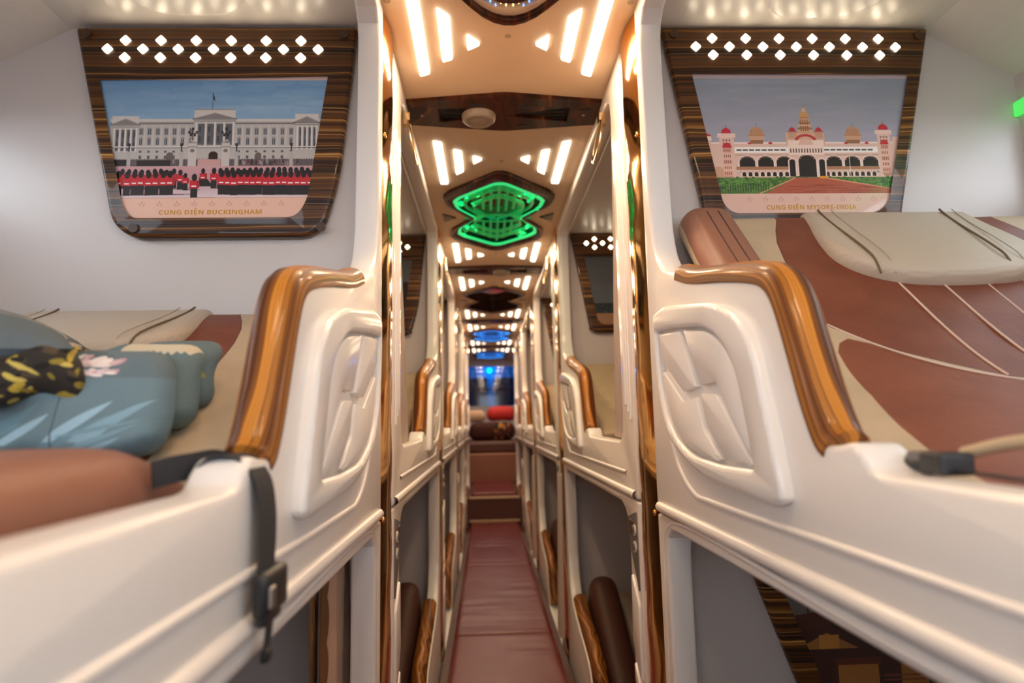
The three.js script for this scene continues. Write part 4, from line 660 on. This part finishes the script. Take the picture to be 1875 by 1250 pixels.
{ // brown side bolster beside the bare headrest
  const base = [0.44, 1.30, -1.3], o = thing('side_bolster', 'rounded brown leather bolster beside the bare headrest', 'bolster', base);
  const g = cushion(0.125, 0.075, 0.34, 0.036, [24, 12, 40], (v, fx, fy) => { v.y += 0.012 * (1 - fx * fx) * fy; }); g.translate(0.442, -0.057, 0.158); const bb = local(o, 'bolster_body', wrapOn(g, profR, base), M.brown);
  for (const dx of [-0.012, 0.014]) { const pts = []; for (let i = 0; i <= 16; i++) { const q = 0.004 + 0.32 * i / 16, [y, z] = profR.at(q, 0.0295 - 0.03 * Math.pow(Math.max(0, 1 - q / 0.035), 2)); pts.push(V3(0.442 + dx - base[0], y - base[1], z - base[2])); } local(bb, 'bolster_seam', tube(pts, 0.0014, 40, 6), M.darkbrown); }
}
// near seat cushions (brown leather)
for (const [side, far, top, label] of [[-1, -0.775, 1.034, 'plump brown leather seat cushion under the floral blanket'], [1, -0.60, 1.016, 'brown leather seat cushion beside the black belt tongue']]) {
  const o = thing('seat_cushion', label, 'cushion', [side * 0.82, 0.872, (far + 0.15) / 2]);
  const d = 0.15 - far, g = cushion(0.87, top - 0.872, d, 0.045, [50, 8, 50], (v, fx, fy, fz) => { const f = sstep(-0.55, -1, fz); if (fy > 0.3) { v.y -= 0.05 * f * f * fy; v.y += 0.008 * (fbm(v.x * 7, v.z * 7, 2) - 0.5) * fy; } v.x += side * -0.004 * (fbm(v.z * 12, v.y * 20, 2) - 0.5); });
  local(o, 'leather_cover', setUV(g, (x, y, z) => [x * 6, z * 6 + y * 6]), M.brown);
}
// ---------------------------------------------------------------- bedding
function floral(base, fn) { return canvasTex(1024, 512, (c, w, h) => { c.fillStyle = base; c.fillRect(0, 0, w, h); fn(c, w, h); const im = c.getImageData(0, 0, w, h), d = im.data; for (let i = 0; i < d.length; i += 4) { const n = (hash(i, 3) - 0.5) * 14; d[i] += n; d[i + 1] += n; d[i + 2] += n; } c.putImageData(im, 0, 0); }); }
function frond(c, x, y, dx, dy, wd, col) { c.fillStyle = col; c.beginPath(); c.moveTo(x, y); c.quadraticCurveTo(x + dx * 0.4 - wd, y + dy * 0.5, x + dx, y + dy); c.quadraticCurveTo(x + dx * 0.6 + wd, y + dy * 0.5, x + wd, y); c.closePath(); c.fill(); }
function peony(c, x, y, s) { for (let i = 0; i < 22; i++) { const a = rnd() * 6.28, r = s * rnd(); c.fillStyle = ['#d9c4c3', '#e4d6d2', '#c59aa2', '#cfb0b0', '#e9e0da'][i % 5]; c.beginPath(); c.ellipse(x + Math.cos(a) * r * 1.6, y + Math.sin(a) * r * 0.6, s * 0.5, s * 0.26, a * 0.3, 0, 7); c.fill(); } }
const blanketTex = floral('#65757a', (c, w, h) => {
  for (let i = 0; i < 10; i++) { c.fillStyle = 'rgba(70,86,90,0.35)'; c.beginPath(); c.ellipse(rnd() * w, rnd() * h * 0.5, 120, 40, 0, 0, 7); c.fill(); }
  c.fillStyle = 'rgba(112,138,148,0.6)'; c.fillRect(0, h * 0.30, w, h * 0.70);
  for (let i = 0; i < 34; i++) { const x = 300 + rnd() * 620, y = h * (0.78 + 0.22 * rnd()); frond(c, x, y, 60 + 130 * rnd(), -(70 + 160 * rnd()), 10 + 12 * rnd(), ['#86a6b4', '#9bbccb', '#7797a3', '#a9c6d0', '#6f8f99'][i % 5]); }
  peony(c, 880, 84, 38); peony(c, 820, 60, 34); peony(c, 915, 128, 24);
  c.strokeStyle = '#47585c'; c.lineWidth = 3; c.beginPath(); c.moveTo(862, 0); c.lineTo(850, h); c.stroke(); c.fillStyle = '#c9a173'; c.beginPath(); c.ellipse(340, 455, 30, 60, 0.3, 0, 7); c.fill();
});
const edgeTex = floral('#647779', (c, w, h) => { for (let i = 0; i < 9; i++) frond(c, w * 0.84 + i * 16, 4, 10, 60 + 30 * rnd(), 18, '#cfc3a8'); c.fillStyle = '#b2743a'; c.beginPath(); c.ellipse(w * 0.90, 110, 26, 44, 0, 0, 7); c.fill(); frond(c, w * 0.88, 180, 60, 110, 40, '#d9a97a'); frond(c, w * 0.90, 300, 60, 130, 50, '#c9d3d4'); for (let i = 0; i < 12; i++) frond(c, rnd() * w, h, 40, -160 * rnd(), 14, '#8fb0bb'); });
const backFoldTex = floral('#63757a', (c, w, h) => { frond(c, w * 0.93, 170, 50, 120, 30, '#b9b56a'); frond(c, w * 0.95, 210, 40, 90, 18, '#97974e'); c.fillStyle = '#c6d0cf'; c.beginPath(); c.ellipse(w * 0.96, 250, 26, 12, 0.3, 0, 7); c.fill(); });
const pillowTex = floral('#5e6a70', (c, w, h) => { for (let i = 0; i < 9; i++) { c.strokeStyle = ['#b9b7b0', '#c9b98c', '#8f9aa0'][i % 3]; c.lineWidth = 5 + 7 * rnd(); c.beginPath(); const y = h * (0.2 + 0.6 * rnd()); c.moveTo(rnd() * w * 0.6, y); c.quadraticCurveTo(w * 0.6, y - 60, w * 0.98, y + 40); c.stroke(); } });
const ruffleTex = floral('#2c2620', (c, w, h) => { for (let i = 0; i < 520; i++) { c.fillStyle = ['#b79f3a', '#8d7a2c', '#4d4030', '#c8b45a', '#17130f'][i % 5]; c.save(); c.translate(rnd() * w, rnd() * h); c.rotate(rnd() * 3); c.beginPath(); c.ellipse(0, 0, 12 + 16 * rnd(), 5 + 7 * rnd(), 0, 0, 7); c.fill(); c.restore(); } });
const cloth = (t) => mat({ map: t, roughness: 0.85, sheen: 0.3, sheenRoughness: 0.6, bumpMap: clothBump, bumpScale: 0.0004 });
{
  const o = thing('folded_blanket', 'folded blue-grey floral blanket in three upright folds on the berth', 'blanket', [-0.78, 1.0, -0.86]);
  const ms = [cloth(blanketTex), cloth(edgeTex), cloth(backFoldTex)];
  [[-0.80, 1.016, 0.138, 0.0], [-0.872, 1.048, 0.122, 0.004], [-0.94, 1.078, 0.104, -0.002]].forEach(([z, y, h, dx], i) => {
    const w = 0.64, g = cushion(w, h, 0.076, 0.034, [70, 22, 12], (v, fx, fy, fz) => { const n = fbm(v.x * 9 + i * 7, v.y * 16, 3) - 0.45; v.z += 0.022 * n + 0.010 * (Math.pow(vnoise(v.x * 5 + v.y * 14 + i, v.y * 30 - v.x * 9), 2) - 0.3) + 0.005 * Math.sin(v.x * 46 + 9 * fbm(v.x * 5, v.y * 9 + i, 2)) * (1 - fy * 0.4); v.y += 0.012 * (fbm(v.x * 6 + 3 * i, fz + i, 2) - 0.5) * fy - 0.06 * sstep(0.68, 0.3, fx) * fy; v.z -= 0.05 * fy * fy; v.x += 0.006 * Math.sin(fy * 5 + i); });
    setUV(g, (x, yy) => [x / w + 0.5, yy / h]); g.translate(-0.465 - w / 2 + dx + 0.78, y - 1.0, z + 0.86);
    local(o, 'fold', g, ms[i]);
  });
}
{
  const o = thing('pillow', 'blue-grey patterned pillow with a yellow and black ruffled edge', 'pillow', [-0.865, 1.085, -0.85]); o.rotation.set(0.1, 0.5, 0.03, 'YXZ');
  const pil = (bulge) => { const n = 40, pos = [], idx = [], uv = []; const W = 0.235, D = 0.20; for (const s of [1, -1]) for (let j = 0; j <= n; j++) for (let i = 0; i <= n; i++) { const u = -1 + 2 * i / n, v = -1 + 2 * j / n, e = (1 - Math.pow(Math.abs(u), 2.6)) * (1 - Math.pow(Math.abs(v), 2.6)), pinch = 1 - 0.07 * (1 - Math.abs(u * v)); pos.push(u * W * pinch + 0.004 * (vnoise(u * 5, v * 5) - 0.5), s * bulge * Math.pow(Math.max(0, e), 0.55) + 0.008 * (fbm(u * 5, v * 5 + s, 2) - 0.5) * Math.sqrt(Math.max(0, e)), v * D * pinch); uv.push((u + 1) / 2, 1 - (v + 1) / 2); const q = (s > 0 ? 0 : (n + 1) * (n + 1)) + j * (n + 1) + i; if (i && j) { const p = q - n - 1; if (s > 0) idx.push(p - 1, q - 1, p, p, q - 1, q); else idx.push(p - 1, p, q - 1, p, q, q - 1); } } const g = new THREE.BufferGeometry(); g.setAttribute('position', new THREE.Float32BufferAttribute(pos, 3)); g.setAttribute('uv', new THREE.Float32BufferAttribute(uv, 2)); g.setIndex(idx); g.computeVertexNormals(); return g; };
  const g = pil(0.066); g.translate(0, 0.076, 0); const pc = local(o, 'pillow_cover', g, cloth(pillowTex));
  const edge = []; for (let i = 0; i < 60; i++) { const t = i / 60 * Math.PI * 2, c = Math.cos(t), s = Math.sin(t), k = Math.pow(Math.pow(Math.abs(c), 6) + Math.pow(Math.abs(s), 6), -1 / 6); edge.push(V3(c * k * 0.222, 0.076 + 0.004 * Math.sin(i * 2.1), s * k * 0.19)); }
  local(pc, 'lace_piping', tube(edge, 0.0065, 160, 8, true), M.curtain, 'pale lace piping');
  const rg = cushion(0.50, 0.06, 0.425, 0.028, [70, 8, 30], (v, fx, fy, fz) => { v.y += 0.008 * Math.sin(v.x * 70) * Math.abs(fz) - 0.012 * Math.abs(fz) * fz * (fz > 0 ? 1 : 0); v.z += 0.008 * Math.sin(v.x * 55 + v.y * 30) * Math.sign(fz); }); rg.translate(0, 0.022, 0.008); setUV(rg, (x, y, z) => [x * 1.9 + 0.5, y * 7 + z]); local(o, 'ruffled_border', rg, cloth(ruffleTex), 'yellow and black ruffled border');
}
// ---------------------------------------------------------------- belts
function ribbon(pts, width, thick, wd = [0, 0, 1]) { // band; wd is the direction of its width
  const c = new THREE.CatmullRomCurve3(pts.map((p) => V3(...p)), false, 'centripetal'), n = 60, pos = [], idx = [], P = c.getPoints(n);
  P.forEach((p, i) => { const t = P[Math.min(n, i + 1)].clone().sub(P[Math.max(0, i - 1)]).normalize(), w = V3(...wd).normalize(), nn = t.clone().cross(w).normalize(); for (const [a, b] of [[-1, -1], [1, -1], [1, 1], [-1, 1]]) { const q = p.clone().addScaledVector(w, a * width / 2).addScaledVector(nn, b * thick / 2); pos.push(q.x, q.y, q.z); } if (i) for (let k = 0; k < 4; k++) { const a = (i - 1) * 4 + k, b = (i - 1) * 4 + (k + 1) % 4; idx.push(a, b, a + 4, b, b + 4, a + 4); } });
  const g = new THREE.BufferGeometry(); g.setAttribute('position', new THREE.Float32BufferAttribute(pos, 3)); g.setIndex(idx); return toCreasedNormals(g, 0.6);
}
{
  const z = -0.655, o = thing('safety_belt', 'black belt strap with buckle hanging over the cream berth rail', 'belt', [-0.29, 0.83, z]);
  const weave = (g) => setUV(g, (x, y, zz) => [zz * 20, (x + y) * 20]);
  part(o, 'strap', weave(ribbon([[-0.352, 1.006, z + 0.004], [-0.335, 1.022, z], [-0.312, 1.020, z - 0.003], [-0.2955, 1.0, z - 0.005], [-0.2895, 0.97, z - 0.006], [-0.2885, 0.94, z - 0.006], [-0.2885, 0.915, z - 0.004], [-0.287, 0.90, z - 0.002]], 0.046, 0.0024)), M.web);
  part(o, 'strap_loop', weave(ribbon([[-0.378, 1.008, z + 0.045], [-0.366, 1.012, z + 0.03], [-0.356, 1.014, z + 0.012], [-0.345, 1.016, z - 0.01], [-0.34, 1.012, z - 0.035]], 0.026, 0.0024, [0, 1, 0.2])), M.web);
  const buckle = part(o, 'buckle', toCreasedNormals(bx(-0.274, -0.290, 0.872, 0.915, z - 0.032, z + 0.034, 0.007), 0.5), M.plastic);
  part(buckle, 'buckle_tip', toCreasedNormals(bx(-0.276, -0.289, 0.864, 0.878, z - 0.02, z + 0.028, 0.006), 0.5), M.plastic);
  part(buckle, 'release_button', bx(-0.271, -0.275, 0.882, 0.902, z + 0.016, z + 0.03, 0.002), M.steel);
  part(o, 'tail_strap', ribbon([[-0.284, 0.868, z - 0.006], [-0.285, 0.852, z - 0.005], [-0.286, 0.835, z - 0.003]], 0.014, 0.003), M.web);
  part(o, 'tail_end', bx(-0.282, -0.290, 0.826, 0.838, z - 0.01, z + 0.004, 0.002), M.plastic);
}
{
  const o = thing('belt_tongue', 'black plastic belt tongue lying on the cream rail by the brown cushion', 'belt', [0.355, 0.992, -0.62]);
  const g = new THREE.CapsuleGeometry(0.0095, 0.075, 6, 16); g.rotateX(Math.PI / 2); g.scale(1.6, 0.85, 1); g.translate(0.352, 1.002, -0.64); part(o, 'tongue_body', g, M.plastic);
  part(o, 'release_button', bx(0.338, 0.362, 1.004, 1.014, -0.618, -0.596, 0.003), M.grey);
  part(o, 'clip', bx(0.337, 0.37, 0.993, 1.014, -0.60, -0.567, 0.004), M.plastic);
  part(o, 'strap', setUV(ribbon([[0.352, 1.0, -0.575], [0.352, 0.998, -0.55], [0.356, 0.995, -0.5]], 0.03, 0.0025), (x, y, z) => [z * 20, x * 20]), M.web);
  part(o, 'webbing_loop', tube([[0.372, 1.012, -0.585], [0.385, 1.022, -0.55], [0.40, 1.028, -0.51]], 0.006, 16, 8), M.sillTrim, 'tan loop');
}
// ---------------------------------------------------------------- lower berths (only what shows through the openings)
for (let k = 1; k < 3; k++) for (const side of [1, -1]) {
  const z = -PITCH * k, o = thing('lower_berth_bed', 'lower berth bed with dark brown bolster, ' + ORD[k] + ' berth down the ' + SIDE(side), 'berth bed', [side * 0.8, -0.22, z - 0.8]);
  const th = Math.atan2(0.38, 0.70), g = cushion(0.9, 0.1, 0.80, 0.03, [16, 4, 16]); g.translate(side * 0.01, -0.1, 0.40); g.rotateX(th); g.translate(0, 0.22 + 0.25, 0.8 - 1.41); local(o, 'backrest', g, M.beige);
  const b = cushion(0.13, 0.22, 0.62, 0.06, [10, 10, 20]); b.translate(0, -0.10, 0.30); b.rotateX(th * 1.2); b.translate(side * -0.36, 0.22 + 0.27, 0.8 - 1.32); local(o, 'side_bolster', b, M.darkbrown);
  local(o, 'mattress', (() => { const q = cushion(0.9, 0.14, 0.8, 0.03, [10, 4, 10]); q.translate(side * 0.01, 0.01, 0.35); return q; })(), M.beige);
}

// ================================================================ floor mats and the raised end of the aisle
function floorMat(z0, z1, y, label, group) {
  const d = z0 - z1, o = thing('floor_mat', label, 'floor mat', [0, y - 0.06, (z0 + z1) / 2], group);
  const g = cushion(0.50, 0.06, d - 0.006, 0.022, [40, 4, Math.round(d * 60)], (v, fx, fy, fz) => { if (fy > 0.6) { const edge = (1 - Math.pow(Math.abs(fz), 10)) * (1 - Math.pow(Math.abs(fx), 6)); v.y += edge * (0.016 * (fbm(v.x * 2.2 + z0, v.z * 13, 2) - 0.45) * sstep(0.35, 0.65, vnoise(v.x * 2 + z0, v.z * 3)) + 0.012 * (fbm(v.x * 3 + 5, v.z * 2.4 + z0, 2) - 0.5)); } });
  local(o, 'leather_mat', setUV(g, (x, yy, z) => [x * 6, z * 6]), M.matRed);
}
floorMat(0.3, -1.7, 0, 'red-brown leather aisle mat under the camera', 'leather mats along the aisle');
floorMat(-1.7, -3.36, 0, 'first red-brown leather aisle mat in view, under the lower edge of the scene', 'leather mats along the aisle');
floorMat(-3.36, -4.93, 0, 'bluish shining leather aisle mat, second in view', 'leather mats along the aisle');
floorMat(-4.93, -6.98, 0, 'leather aisle mat right before the dark step', 'leather mats along the aisle');
{
  const s = structure('floor_step', 'dark step with pale edge trims at the end of the aisle', [0, 0, -7.8], 'step');
  part(s, 'riser', bx(-0.30, 0.30, -0.06, 0.245, -7.0, -8.6), M.darkbrown);
  part(s, 'edge_trim', bx(-0.27, 0.27, 0.235, 0.262, -6.985, -7.03, 0.006), M.sillTrim); part(s, 'edge_trim', bx(-0.27, 0.27, -0.005, 0.02, -6.98, -6.998, 0.005), M.sillTrim);
  floorMat(-7.03, -8.58, 0.30, 'leather mat on the raised step', 'leather mats along the aisle');
  const b = thing('rear_bench', 'brown leather bench closing the end of the aisle', 'bench', [0, 0.245, -9.2]);
  part(b, 'front_board', bx(-0.32, 0.32, 0.245, 0.64, -8.62, -9.9, 0.02), M.brown); part(b, 'seat_pad', bx(-0.34, 0.34, 0.63, 0.80, -8.66, -9.95, 0.05), M.darkbrown);
  const q = thing('patterned_blanket', 'brown and gold blanket rolled on the end bench', 'blanket', [0, 0.802, -8.95]);
  const qg = cushion(0.62, 0.25, 0.4, 0.1, [40, 14, 20], (v, fx, fy, fz) => { v.y += 0.03 * (fbm(v.x * 9, v.z * 9, 2) - 0.5) * fy; }); local(q, 'blanket_body', setUV(qg, (x, y, z) => [x * 1.5, y * 3 + z]), cloth(floral('#3d1410', (c, w, h) => { for (let i = 0; i < 60; i++) { c.fillStyle = ['#8a5a2a', '#5b2a18', '#a3742f', '#1c0a0c'][i % 4]; c.beginPath(); c.ellipse(rnd() * w, rnd() * h, 30 + 40 * rnd(), 16 + 20 * rnd(), rnd() * 3, 0, 7); c.fill(); } })));
  const p1 = thing('red_pillow', 'bright red pillow on the end bench below the blue window', 'pillow', [0.135, 1.052, -9.05]); local(p1, 'pillow_body', cushion(0.40, 0.20, 0.3, 0.09, [20, 10, 16], (v, fx) => { v.y += 0.02 * (1 - fx * fx); }), mat({ color: rgb(0.5, 0.02, 0.02), roughness: 0.7 }));
  const p2 = thing('cream_pillow', 'cream pillow beside the red one on the end bench', 'pillow', [-0.225, 1.052, -9.0]); local(p2, 'pillow_body', cushion(0.28, 0.17, 0.3, 0.08, [20, 10, 16]), M.tan);
}
// ---------------------------------------------------------------- outside the end window: a parked coach
{
  const o = thing('parked_coach', 'coach front parked outside the blue end window', 'bus', [0.1, -1.3, -16.5]);
  part(o, 'coach_body', bx(-1.2, 1.4, -0.8, 2.75, -16, -22, 0.15), mat({ color: rgb(0.6, 0.65, 0.7), roughness: 0.4 }));
  for (const x of [-0.52, 0.62]) part(o, 'windscreen', bx(x - 0.48, x + 0.48, 1.42, 2.15, -15.97, -16.02, 0.01), M.black);
  part(o, 'grille', bx(-0.45, 0.5, 0.92, 1.22, -15.96, -16.02, 0.01), M.black);
  for (const x of [-0.8, 1.0]) { const h = part(o, 'headlight', bx(x - 0.16, x + 0.16, 0.70, 0.88, -15.95, -16.02, 0.02), M.pale); }
  part(o, 'roof_lamp', capBall([0.02, 2.33, -15.95], 0.08), mat({ color: rgb(1, 1, 1), emissive: rgb(0.8, 0.92, 1), emissiveIntensity: 30 }));
  const l = new THREE.PointLight(rgb(0.8, 0.92, 1), 3); l.position.set(-0.08, 3.63, 0.7); l.castShadow = true; o.add(l);
  for (const x of [-0.95, 1.15]) { const t = new THREE.CylinderGeometry(0.45, 0.45, 0.25, 24); t.rotateZ(Math.PI / 2); t.translate(x, -0.85, -17.2); part(o, 'wheel', t, M.rubber); }
}
// green strip lamp over the side window of the bare berth
{
  const o = thing('window_strip_lamp', 'green glowing strip lamp over the berth side window', 'strip lamp', [OUT - 0.012, 1.80, -0.75]);
  part(o, 'strip', bx(OUT - 0.016, OUT - 0.004, 1.775, 1.812, -0.10, -1.457, 0.003), mat({ color: rgb(0.2, 0.6, 0.2), emissive: rgb(0.05, 1, 0.12), emissiveIntensity: 0.6 }));
  const l = new THREE.RectAreaLight(rgb(0.05, 1, 0.12), 0.12, 1.3, 0.03); l.position.set(-0.006, -0.006, 0); l.rotation.y = Math.PI / 2; o.add(l);
}
scene.traverse((o) => { if (o.isLight) o.castShadow = true; });
renderer.render(scene, camera);
